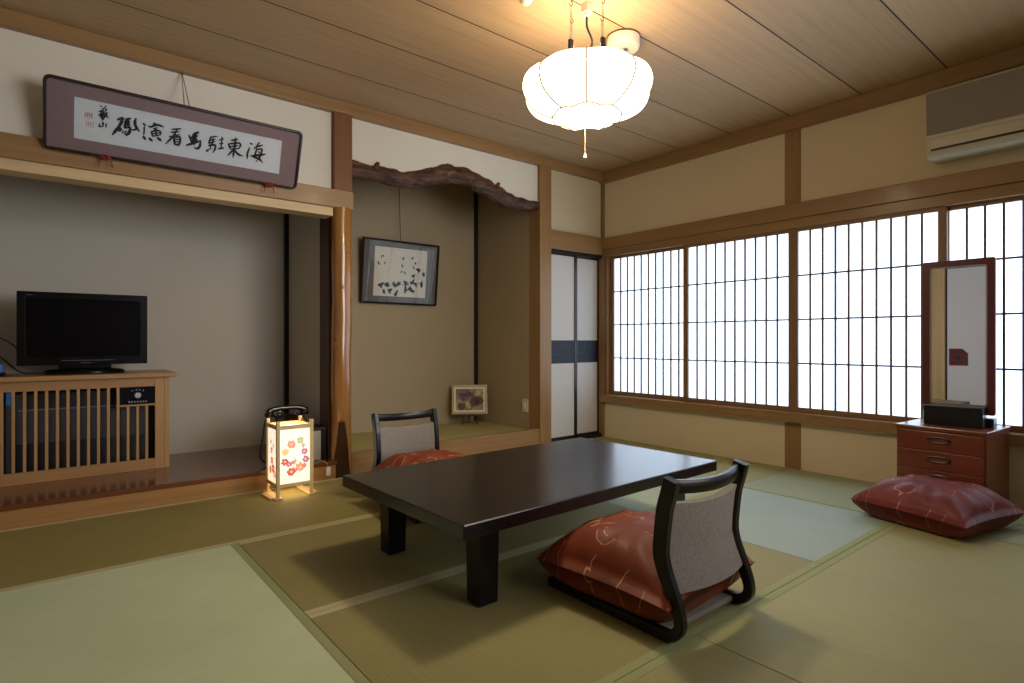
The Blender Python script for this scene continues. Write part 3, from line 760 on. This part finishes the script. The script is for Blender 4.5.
for y, z, r, k in ((-.01, .165, .028, 0), (.012, .21, .024, 0), (-.04, .135, .024, 1), (.02, .27, .02, 4), (-.02, .30, .018, 3), (.03, .32, .015, 5), (.04, .15, .024, 0)): flower(Pl, fnl, y, z, r, k)
Pl.mat(6)
for pts in ([(0, .17), (.004, .24), (-.01, .32)], [(.02, .2), (.03, .26), (.02, .34)], [(-.03, .2), (-.03, .25)]): Pl.stroke(fnl, pts, .004)
Pl.build('paper_pane', flm, la)
for s_ in (0, 1):
    P = MB()
    if s_: P.add([(-e, q, .084), (e, q, .084), (e, q, .402), (-e, q, .402)], [(0, 1, 2, 3)])
    else: P.add([(q, -e, .084), (q, e, .084), (q, e, .402), (q, -e, .402)], [(0, 1, 2, 3)])
    P.build('paper_pane', LPAPER, la)
MB().lathe([(.012, .0), (.016, .02), (.016, .05), (.011, .075), (0, .08)], 12, c=(0, 0, .17)).build('bulb', glow('lantern bulb', (1, .8, .5), 3), la, smooth=60)
MB().box(-h + 2 * pw, h - 2 * pw, -.012, .012, .135, .143).box(-.014, .014, -.014, .014, .143, .17).build('lamp_holder', W_LANT, la)
# ------------------------------------------------------------------ telephone on its low stand
ps = empty('telephone_stand', (-2.855, .19, .118), 'low grey fronted box with a black top beside the log pillar, under the telephone', 'stand')
MB().box(-.145, .145, -.12, .12, 0, .20).build('body', GREYBOX, ps, bevel=.004)
MB().box(-.155, .155, -.13, .13, .20, .216).build('top', BLACK, ps, bevel=.003)
MB().box(.120, .153, -.127, -.12, 0, .20).build('edge_post', BLACK, ps)
ph = empty('telephone', (-2.912, .20, .334), 'old black telephone with a curved handset on the low box, behind the paper lantern', 'telephone')
body = [(-.12, -.10, 0), (.12, -.10, 0), (.12, .10, 0), (-.12, .10, 0), (-.115, -.095, .025), (.115, -.095, .025), (.115, .095, .025), (-.115, .095, .025), (-.085, -.035, .095), (.085, -.035, .095), (.085, .065, .095), (-.085, .065, .095)]
PHB = plain('telephone bakelite', hx('1d1310'), .25, coat=.4)
MB().add(body, [(0, 3, 2, 1), (0, 1, 5, 4), (1, 2, 6, 5), (2, 3, 7, 6), (3, 0, 4, 7), (4, 5, 9, 8), (5, 6, 10, 9), (6, 7, 11, 10), (7, 4, 8, 11), (8, 9, 10, 11)]).build('body', PHB, ph, bevel=.01, seg=3, smooth=40)
MB().lathe([(.042, 0), (.042, .006), (.03, .01), (0, .01)], 24, M=Matrix.Translation((0, -.062, .062)) @ Matrix.Rotation(math.radians(47), 4, 'X')).build('dial', BRASS, ph, smooth=40)
for sx in (-1, 1): MB().box(sx * .05 - .008, sx * .05 + .008, .0, .035, .09, .118).build('cradle', PHB, ph, bevel=.003)
hp = smoothpath([(-.122, .015, .108), (-.105, .015, .124), (-.06, .015, .133), (0, .015, .135), (.06, .015, .133), (.105, .015, .124), (.122, .015, .108)], 5)
HS = MB().tube(hp, lambda i, t: .016 + .012 * abs(2 * t - 1) ** 3, 12)
for sx in (-1, 1): HS.lathe([(.026, 0), (.03, .006), (.028, .022), (.015, .03)], 16, c=(sx * .116, .015, .084))
HS.build('handset', PHB, ph, smooth=50)
MB().tube(smoothpath([(-.125, .0, .10), (-.15, -.01, .05), (-.165, -.02, -.04), (-.19, -.05, -.16), (-.16, -.09, -.211)], 8), .006, 6).build('cord', CORD, ph, smooth=60)
pg = MB().box(-2.742, -2.712, -.046, -.0315, .028, .085)
tgp = tag(pg.build('cord_plug', WHITE_PL, bevel=.003), 'white plug hanging over the step edge beside the log pillar', 'plug')
MB().tube(smoothpath([(-2.727, -.039, .083), (-2.735, -.04, .11), (-2.755, -.025, .124), (-2.765, .1, .121), (-2.75, .2, .121)], 5), .0022, 6).build('cord', CORDW, tgp, smooth=60)

# ------------------------------------------------------------------ hanging calligraphy panel
STROKES=[(8,[(228,255),(234,253)]),(7,[(250,261),(248,254)]),(6,[(235,240),(245,249),(256,244),(247,232)]),(7,[(223,226),(234,232),(243,236)]),(8,[(221,207),(237,220),(258,228)]),(8,[(231,227),(235,212),(229,198)]),(7,[(242,232),(237,209),(235,193)]),(7,[(236,187),(245,199),(243,214)]),(7,[(255,228),(254,210),(264,203)]),(6,[(247,218),(249,203)]),(6,[(227,168),(224,150),(243,159)]),(7,[(240,179),(241,160)]),(6,[(254,174),(253,155)]),(12,[(301,203),(315,215),(328,218)]),(14,[(326,215),(308,169),(282,125)]),(11,[(300,164),(306,149),(317,152),(319,168),(303,165)]),(10,[(337,214),(358,224)]),(12,[(339,215),(333,171)]),(10,[(349,217),(349,175)]),(8,[(337,198),(356,206)]),(8,[(336,185),(357,192)]),(9,[(333,170),(357,180)]),(12,[(357,180),(356,151),(341,133),(334,143)]),(7,[(330,155),(324,142)]),(7,[(340,157),(339,147)]),(13,[(381,229),(376,207),(382,186),(397,168)]),(8,[(358,168),(375,168),(386,177)]),(12,[(415,212),(424,203)]),(7,[(420,198),(420,172),(419,152)]),(14,[(418,145),(426,132)]),(12,[(461,223),(470,221)]),(11,[(440,203),(449,200)]),(11,[(449,200),(470,218),(487,220),(507,215)]),(7,[(462,195),(479,204)]),(9,[(453,180),(460,155)]),(9,[(454,178),(477,192),(496,189),(494,169)]),(8,[(471,197),(476,161)]),(6,[(456,167),(492,180)]),(7,[(458,154),(493,170)]),(15,[(444,141),(458,131)]),(14,[(482,153),(499,141)]),(8,[(547,211),(592,224)]),(7,[(542,195),(584,207)]),(7,[(535,168),(588,193)]),(9,[(571,216),(558,180),(522,128)]),(10,[(559,170),(564,137)]),(11,[(559,170),(588,183),(590,156),(584,132)]),(6,[(562,159),(586,167)]),(6,[(563,147),(587,155)]),(12,[(564,135),(583,137)]),(10,[(631,199),(641,177),(646,158)]),(12,[(652,207),(651,176),(659,153)]),(12,[(652,207),(677,225)]),(12,[(664,213),(663,182)]),(9,[(641,188),(674,204)]),(12,[(622,142),(649,158),(689,181)]),(12,[(689,181),(689,149),(673,130),(661,138)]),(11,[(648,169),(672,184)]),(9,[(742,216),(731,176)]),(7,[(746,215),(773,223)]),(8,[(753,214),(749,168)]),(6,[(735,193),(765,205)]),(7,[(731,176),(764,193)]),(10,[(732,163),(767,176),(767,152),(756,130)]),(11,[(722,129),(733,141)]),(7,[(738,178),(742,151)]),(6,[(737,142),(747,152)]),(8,[(793,223),(802,219)]),(7,[(783,205),(805,214)]),(7,[(785,184),(806,192)]),(10,[(782,155),(810,167)]),(7,[(797,214),(796,162)]),(9,[(846,217),(882,229)]),(11,[(870,236),(867,189),(863,124)]),(10,[(833,194),(846,169)]),(10,[(834,194),(892,213),(900,204),(891,178)]),(8,[(845,181),(886,195)]),(8,[(848,167),(887,179)]),(9,[(858,163),(835,128)]),(12,[(869,165),(890,145),(914,142)]),(11,[(949,223),(961,219)]),(10,[(948,196),(939,163),(940,131)]),(9,[(999,238),(986,210),(973,195)]),(9,[(990,211),(1020,226)]),(9,[(990,203),(980,155),(956,150)]),(10,[(987,194),(1020,205),(1011,157),(991,124)]),(12,[(968,153),(1003,164),(1038,177)]),(7,[(1000,188),(1004,173)]),(12,[(972,148),(1009,144),(1027,127)])]
LEAF=[(559, 326), (604, 281), (513, 263), (601, 195), (499, 204), (430, 192), (425, 137), (504, 130), (470, 143), (354, 173), (311, 170), (342, 100), (270, 114), (223, 111), (248, 159), (189, 170), (533, 198)]
MARK=[(393, 413), (385, 348), (380, 293), (478, 425), (518, 381), (500, 339), (192, 413), (206, 361), (160, 357), (416, 293)]
def plane_fn(P0, top):
    P0 = Vector(P0); up = (Vector(top) - P0); L = up.length; up.normalize(); nrm = Vector((0, -up.z, up.y))
    return (lambda a, b, d=0: tuple(P0 + Vector((1, 0, 0)) * a + up * b + nrm * d)), L, up
fnA, LA, upA = plane_fn((-4.19, -.066, 1.882), (-4.19, -.190, 2.212))
ca = empty('calligraphy_panel', (-3.57, -.062, 1.895), 'long framed calligraphy panel leaning out above the television alcove', 'framed calligraphy')
WA = 1.245
fo = rrect(0, WA, 0, LA, .032); fi = rrect(.015, WA - .015, .015, LA - .015, .02)
frame_ring(MB(), fo, fi, -.006, .014, fnA).build('frame', FRAME_R, ca, world=True, bevel=.004)
MB().add([fnA(p, q_, .0) for p, q_ in fi], [tuple(range(len(fi)))]).build('mount', MATPURPLE, ca, world=True)
PPA = MB().add([fnA(*c, .0012) for c in ((.122, .074), (1.13, .076), (1.127, .274), (.122, .273))], [(0, 1, 2, 3)]); ppa = PPA.build('paper', PAPER, ca, world=True)
random.seed(4); CA = MB()
for w, pts in STROKES: CA.stroke(lambda a, b: fnA(a, b, .0022), [(a / 1000, b / 1000) for a, b in pts], w / 1000 * 1.1)
CA.build('calligraphy', INK, ppa, world=True)
SL = MB(); fs_ = lambda a, b: fnA(a, b, .002)
for k, (cx_, cz) in enumerate(((.181, .197), (.186, .155))):
    for i in range(4):
        SL.stroke(fs_, [(cx_ - .015 + .009 * i, cz - .014), (cx_ - .013 + .009 * i, cz + .014)], .005 - .002 * k)
    SL.stroke(fs_, [(cx_ - .017, cz + .002), (cx_ + .015, cz + .004)], .005 - .002 * k)
SL.build('seal', SEALRED, ppa, world=True)
MB().add([fnA(p, q_, .0055) for p, q_ in fi], [tuple(range(len(fi)))]).build('glass', GLASS, ca, world=True)
MB().tube([fnA(.60, LA - .003, -.006), (-3.575, -.012, 2.455)], .0022, 6).build('hanging_cord', BRASS, ca, world=True)
MB().tube([fnA(.625, LA - .003, -.006), (-3.572, -.012, 2.455)], .0022, 6).build('hanging_cord', BRASS, ca, world=True)
for a in (.255, 1.075):
    T_ = MB(); random.seed(int(a * 100))
    c = Vector(fnA(a, -.002, .012))
    for k in range(9):
        an = 2 * PI * k / 9; d = Vector((math.cos(an) * .022, -.004, math.sin(an) * .012 + .004)); T_.tube([c, c + d * .6 + Vector((0, -.008, 0)), c + d], .0055, 6)
    for s_ in (-1, 1): T_.tube([c, c + Vector((s_ * .024, -.006, -.012)), c + Vector((s_ * .03, -.004, -.045))], .0028, 6)
    T_.build('red_tassel', RED_TIE, ca, world=True, smooth=60)

# ------------------------------------------------------------------ ink picture in the alcove
fnB, LB, upB = plane_fn((-2.085, .892, 1.25), (-2.085, .832, 1.81))
WBp = .76
ip = empty('hanging_picture', (-1.705, .89, 1.25), 'black framed ink painting of leaves hanging on the alcove back wall', 'framed picture')
fo = rrect(0, WBp, 0, LB, .006); fi = rrect(.016, WBp - .016, .016, LB - .016, .003)
frame_ring(MB(), fo, fi, -.006, .014, fnB).build('frame', FRAME_B, ip, world=True, bevel=.003)
MB().add([fnB(p, q_, 0) for p, q_ in fi], [tuple(range(len(fi)))]).build('mount', ARTMAT, ip, world=True)
ap = MB().add([fnB(*c, .0012) for c in ((.118, .068), (.638, .068), (.638, .5), (.118, .497))], [(0, 1, 2, 3)]).build('paper', ARTPAPER, ip, world=True)
random.seed(9); AR = MB(); fa_ = lambda a, b: fnB(a, b, .0024)
for x, z in LEAF:
    for i in range(4):
        an = random.uniform(0, 2 * PI); l = random.uniform(.014, .028)
        AR.stroke(fa_, [(x / 1000, z / 1000), (x / 1000 + l * math.cos(an), z / 1000 + l * math.sin(an) * 1.2)], random.uniform(.018, .028))
for x, z in MARK:
    for i in range(3):
        a, b = random.uniform(-.012, .012), random.uniform(-.016, .016)
        AR.stroke(fa_, [(x / 1000 + a, z / 1000 + b), (x / 1000 + random.uniform(-.012, .014), z / 1000 + random.uniform(-.018, .012))], .008)
for pts in ([(.19, .16), (.3, .165), (.43, .185), (.5, .2), (.56, .3)], [(.5, .2), (.6, .2), (.6, .28)], [(.43, .18), (.44, .14), (.5, .13)]): AR.stroke(fa_, pts, .003)
AR.build('ink_drawing', INK, ap, world=True)
MB().add([fnB(p, q_, .0055) for p, q_ in fi], [tuple(range(len(fi)))]).build('glass', GLASS, ip, world=True)
MB().tube([fnB(.36, LB - .002, -.004), (-1.70, .915, 2.49)], .003, 6).build('hanging_wire', BRASS, ip, world=True)

# ------------------------------------------------------------------ small flower photograph on an easel
pyaw = math.radians(-33)
pf = empty('photo_frame', (-1.06, .715, .128), 'small pale framed flower photograph on a tabletop easel in the alcove corner', 'framed photograph', pyaw)
P0 = Vector((-.168, -.02, .10)); tl = math.radians(14)
fnC = lambda a, b, d=0: (P0.x + a, P0.y + b * math.sin(tl) - d * math.cos(tl), P0.z + b * math.cos(tl) + d * math.sin(tl))
FRP = wood('pale picture frame', hx('b8a478'), 'x', .4)
fo = rrect(0, .336, 0, .28, .004); fi = rrect(.022, .314, .022, .258, .002)
frame_ring(MB(), fo, fi, -.012, .010, fnC).build('frame', FRP, pf, bevel=.003)
MB().add([fnC(p, q_, 0) for p, q_ in fi], [tuple(range(len(fi)))]).build('mount', plain('cream mount', hx('efe6c8'), .7), pf)
def photo_mat():
    M = Mat('flower photograph'); co = M.coords((9, 9, 9)); n = M.noise(co, 1, 4, .6, .6)
    return M.set(M.ramp(n, [(.3, hx('54402f')), (.48, hx('8a7750')), (.6, hx('b3a273')), (.75, hx('6a4a44'))]), .6)
PM = [photo_mat(), plain('photo purple', hx('84616a'), .6, vary=.2, scale=60), plain('photo dark red', hx('5b3a3c'), .6, vary=.25, scale=60), plain('photo pale', hx('c3ad84'), .6, vary=.2, scale=60)]
PH = MB(); PH.add([fnC(*c, .001) for c in ((.038, .038), (.298, .038), (.298, .242), (.038, .242))], [(0, 1, 2, 3)])
random.seed(2); fc_ = lambda a, b: fnC(a, b, .0016)
for x, z, r, k in ((.13, .18, .055, 1), (.10, .165, .04, 1), (.165, .2, .03, 1), (.09, .075, .035, 2), (.21, .12, .045, 2), (.255, .13, .04, 2), (.15, .1, .022, 3), (.16, .065, .018, 3), (.25, .2, .025, 3)):
    PH.mat(k).blob(fc_, (x, z), r, 14, .25)
PH.build('photograph', PM, pf)
MB().add([fnC(p, q_, .004) for p, q_ in fi], [tuple(range(len(fi)))]).build('glass', GLASS, pf)
ES = wood('dark easel wood', hx('4a3320'), 'z', .5)
for x in (-.068, .068):
    MB().tube([(x, -.045, .0045), (x, .0, .13), (x * .8, .06, .33)], .0055, 8).build('easel_leg', ES, pf, smooth=50)
MB().tube([(0, .11, .0045), (0, .055, .28)], .0055, 8).build('easel_leg', ES, pf, smooth=50)
MB().box(-.10, .10, -.05, -.015, .088, .098).build('easel_ledge', ES, pf)
sw = empty('switch_plate', (-.835, .165, .342), 'small ivory switch plate on the side wall of the picture alcove', 'switch')
MB().box(-.843, -.835, .125, .205, .285, .4).build('plate', IVORY, sw, world=True, bevel=.002)
MB().box(-.847, -.843, .15, .18, .315, .37).build('rocker', WHITE_PL, sw, world=True, bevel=.001)

# ------------------------------------------------------------------ ceiling lamp
LX, LY = -2.17, -1.85
lamp = empty('pendant_lamp', (LX, LY, CH), 'glowing white melon shaped paper pendant lamp hung from the ceiling', 'ceiling lamp', math.radians(-1.6))
SHADE = Mat('glowing lamp shade')
SHADE.set((.85, .8, .7), .9, spec=.1, emit=(1.0, .80, .52), strength=4.4); SHADE = SHADE.m
prof = smoothpath([(.165, 0, 1.998), (.225, 0, 2.020), (.285, 0, 2.058), (.311, 0, 2.11), (.309, 0, 2.15), (.29, 0, 2.180), (.24, 0, 2.203), (.12, 0, 2.214)], 5)
na = 96; SB = MB(); vs = []; fs = []
def lr(p, a, t):
    return p.x * (1 - .05 * abs(math.cos(4 * a)) ** 3 * min(1, 4 * t * (1.02 - t) + .25))
for k, p in enumerate(prof):
    t = k / (len(prof) - 1)
    for i in range(na):
        a = 2 * PI * i / na; r = lr(p, a, t); vs.append((r * math.cos(a), r * math.sin(a), p.z - CH - .012 * (1 - abs(math.cos(4 * a))) * (1 - t) ** 3))
for k in range(len(prof) - 1):
    for i in range(na): j = (i + 1) % na; fs.append((k * na + i, k * na + j, (k + 1) * na + j, (k + 1) * na + i))
SB.add(vs, fs).build('shade', SHADE, lamp, smooth=60)
BD = MB(); vs = [(0, 0, 1.992 - CH)] + vs[:na]; BD.add(vs, [(0, 1 + (i + 1) % na, 1 + i) for i in range(na)]).build('bottom_diffuser', SHADE, lamp, smooth=60)
RIBM = plain('thin shade rib', hx('8a7a5e'), .6)
for k in range(8):
    a = 2 * PI * k / 8; path = []
    for i, p in enumerate(prof):
        t = i / (len(prof) - 1); r = lr(p, a, t) + .0015; path.append((r * math.cos(a), r * math.sin(a), p.z - CH))
    MB().tube(path, .0036, 6).build('rib', RIBM, lamp, smooth=60)
ring = [(lr(prof[0], 2 * PI * i / na, 0) * 1.004 * math.cos(2 * PI * i / na), lr(prof[0], 2 * PI * i / na, 0) * 1.004 * math.sin(2 * PI * i / na), prof[0].z - CH - .012 * (1 - abs(math.cos(4 * 2 * PI * i / na))) - .001) for i in range(na)]
MB().tube(ring, .0032, 6, closed=True).build('bottom_ring', RIBM, lamp, smooth=60)
a0 = math.atan2(-1.9, -2.01) + PI / 4 + math.radians(1.6)
for k in range(4):
    a = a0 + PI / 2 * k; x, y = .105 * math.cos(a), .105 * math.sin(a)
    hk = smoothpath([(x, y, 0), (x, y, -.02), (x + .012, y, -.035), (x, y, -.048), (x - .012, y, -.038)], 5)
    MB().tube(hk, .0022, 6).build('hook', BRASS, lamp, smooth=60)
    CN = MB(); z = -.046; i = 0
    while z > -.20:
        el = [((.0055 * math.cos(t) if i % 2 else 0), (0 if i % 2 else .0055 * math.cos(t)), -.009 + .011 * math.sin(t)) for t in [2 * PI * q_ / 10 for q_ in range(10)]]
        CN.tube([(x + e[0], y + e[1], z + e[2]) for e in el], .0012, 5, closed=True); z -= .017; i += 1
    CN.build('chain', STEEL, lamp, smooth=60)
    MB().box(x - .012, x + .012, y - .008, y + .008, -.30, -.205).build('clip', BLACK, lamp, bevel=.003)
MB().box(-.02, .02, -.02, .02, -.045, 0).lathe([(.014, -.062), (.018, -.045)], 14).build('ceiling_socket', IVORY, lamp, bevel=.004)
MB().tube(smoothpath([(0, 0, -.06), (.004, .002, -.11), (.022, -.012, -.17), (.018, -.01, -.21), (0, 0, -.26), (0, 0, -.33)], 6), .0055, 8).build('cord', CORD, lamp, smooth=60)
pc = MB().tube([(-.012, 0, 1.995 - CH), (-.012, 0, 1.815 - CH)], .0011, 6).build('pull_cord', plain('pull cord', hx('c8a878'), .6), lamp, smooth=60)
MB().lathe([(.003, .022), (.007, .008), (.008, 0), (0, -.003)], 12, c=(-.012, 0, 1.795 - CH)).build('bob', IVORY, pc, smooth=50)
# smoke detector and small ceiling sensor
sd = empty('smoke_detector', (-1.80, -1.765, CH), 'round white detector on the ceiling just behind the pendant lamp', 'smoke detector')
MB().lathe([(.088, -.008), (.088, 0)], 32).build('base', plain('detector base', hx('4a3520'), .6), sd, smooth=40)
MB().lathe([(.0, -.068), (.077, -.068), (.083, -.062), (.085, -.055), (.085, -.008)], 36).build('housing', plain('ivory housing', hx('d8d0bc'), .5), sd, smooth=40)
MB().lathe([(.0, -.077), (.02, -.077), (.024, -.072)], 20).build('sensor', STEEL, sd, smooth=40)
cs = empty('ceiling_sensor', (-2.425, -1.70, CH), 'tiny round white fitting on the ceiling beside the pendant lamp', 'ceiling fitting')
MB().lathe([(.0, -.03), (.018, -.028), (.03, -.014), (.033, 0)], 24).build('dome', WHITE_PL, cs, smooth=60)

# ------------------------------------------------------------------ air conditioner
ac = empty('air_conditioner', (-.1, -3.11, 2.0), 'ivory wall air conditioner with a grey woven front above the windows', 'air conditioner')
sec = [(0, 1.99), (-.15, 1.978), (-.185, 1.984), (-.2, 2.004), (-.205, 2.105), (-.205, 2.35), (-.19, 2.372), (0, 2.372)]
MB().prism(sec, -2.685, -3.5, lambda p, q_, t: (p, t, q_)).build('body', plain('ivory casing', hx('c4b99c'), .45), ac, world=True, bevel=.004)
def weave():
    M = Mat('grey woven grille'); co = M.coords((1, 1, 1), (math.radians(35), 0, 0))
    w = M.node('ShaderNodeTexWave', bands_direction='Z'); w.inputs['Scale'].default_value = 32; M.link(co, w.inputs['Vector'])
    w2 = M.node('ShaderNodeTexWave', bands_direction='Y'); w2.inputs['Scale'].default_value = 32; M.link(co, w2.inputs['Vector'])
    f = M.math('MULTIPLY', w.outputs['Fac'], w2.outputs['Fac'])
    return M.set(M.ramp(f, [(0, hx('7a7069')), (.6, hx('a89c92'))]), .7)
MB().box(-.2115, -.204, -3.495, -2.69, 2.112, 2.352).build('front_grille', weave(), ac, world=True, bevel=.002)
MB().box(-.2085, -.2, -3.495, -2.69, 2.092, 2.106).build('trim_strip', IVORY, ac, world=True, bevel=.001)
MB().box(-.207, -.2, -3.48, -2.71, 2.03, 2.083).build('flap', IVORY, ac, world=True, bevel=.002)
MB().box(-.204, -.19, -3.48, -2.71, 2.018, 2.03).build('air_slot', BLACK, ac, world=True)

# ------------------------------------------------------------------ light and camera
def area(name, loc, rot, sx, sy, e, c):
    l = bpy.data.lights.new(name, 'AREA'); l.shape = 'RECTANGLE'; l.size = sx; l.size_y = sy; l.energy = e; l.color = c
    o = bpy.data.objects.new(name, l); COL.objects.link(o); o.location = loc; o.rotation_euler = rot; return o
area('daylight', (1.1, -1.85, 1.15), (0, math.radians(90), 0), 2.6, 5.0, 240, (.70, .85, 1.0))
area('added_back_fill', (-2.3, -4.5, 1.65), (math.radians(90), 0, math.radians(16)), 2.8, 1.5, 34, (.95, .96, 1.0)).data.spread = math.radians(95)  # added soft fill behind the camera, brightens the alcove wall
pt = bpy.data.lights.new('lamp_top', 'POINT'); pt.energy = 6; pt.color = (1, .80, .52); pt.shadow_soft_size = .06
o = bpy.data.objects.new('lamp_top_light', pt); COL.objects.link(o); o.location = (LX, LY, 2.30)
pl = bpy.data.lights.new('lantern_bulb', 'POINT'); pl.energy = 1.6; pl.color = (1, .82, .56); pl.shadow_soft_size = .015
o = bpy.data.objects.new('lantern_bulb_light', pl); COL.objects.link(o); o.location = (-3.0325, -.2175, .27)
l = bpy.data.lights.new('lamp_down', 'AREA'); l.shape = 'DISK'; l.size = .26; l.energy = 14; l.color = (1, .86, .64)
o = bpy.data.objects.new('lamp_down_light', l); COL.objects.link(o); o.location = (LX, LY, 1.975)
w = bpy.data.worlds.new('World'); SC.world = w; w.use_nodes = True
w.node_tree.nodes['Background'].inputs[0].default_value = (.75, .87, 1, 1); w.node_tree.nodes['Background'].inputs[1].default_value = .6
cd = bpy.data.cameras.new('camera'); cam = bpy.data.objects.new('camera', cd); COL.objects.link(cam)
cd.sensor_width = 36; cd.lens = 573.0 / 1024 * 36; cd.shift_y = -.5 / 1024; cd.clip_start = .02
yaw = math.atan2(703, 573)
cam.location = (-4.18146, -3.75061, .92); cam.rotation_euler = (PI / 2, 0, -(PI / 2 - yaw))
SC.camera = cam
SC.view_settings.view_transform = 'Standard'; SC.view_settings.look = 'None'; SC.view_settings.exposure = 0
SC.cycles.use_denoising = True; SC.cycles.max_bounces = 10; SC.cycles.diffuse_bounces = 6; SC.cycles.glossy_bounces = 4
SC.cycles.sample_clamp_indirect = 6
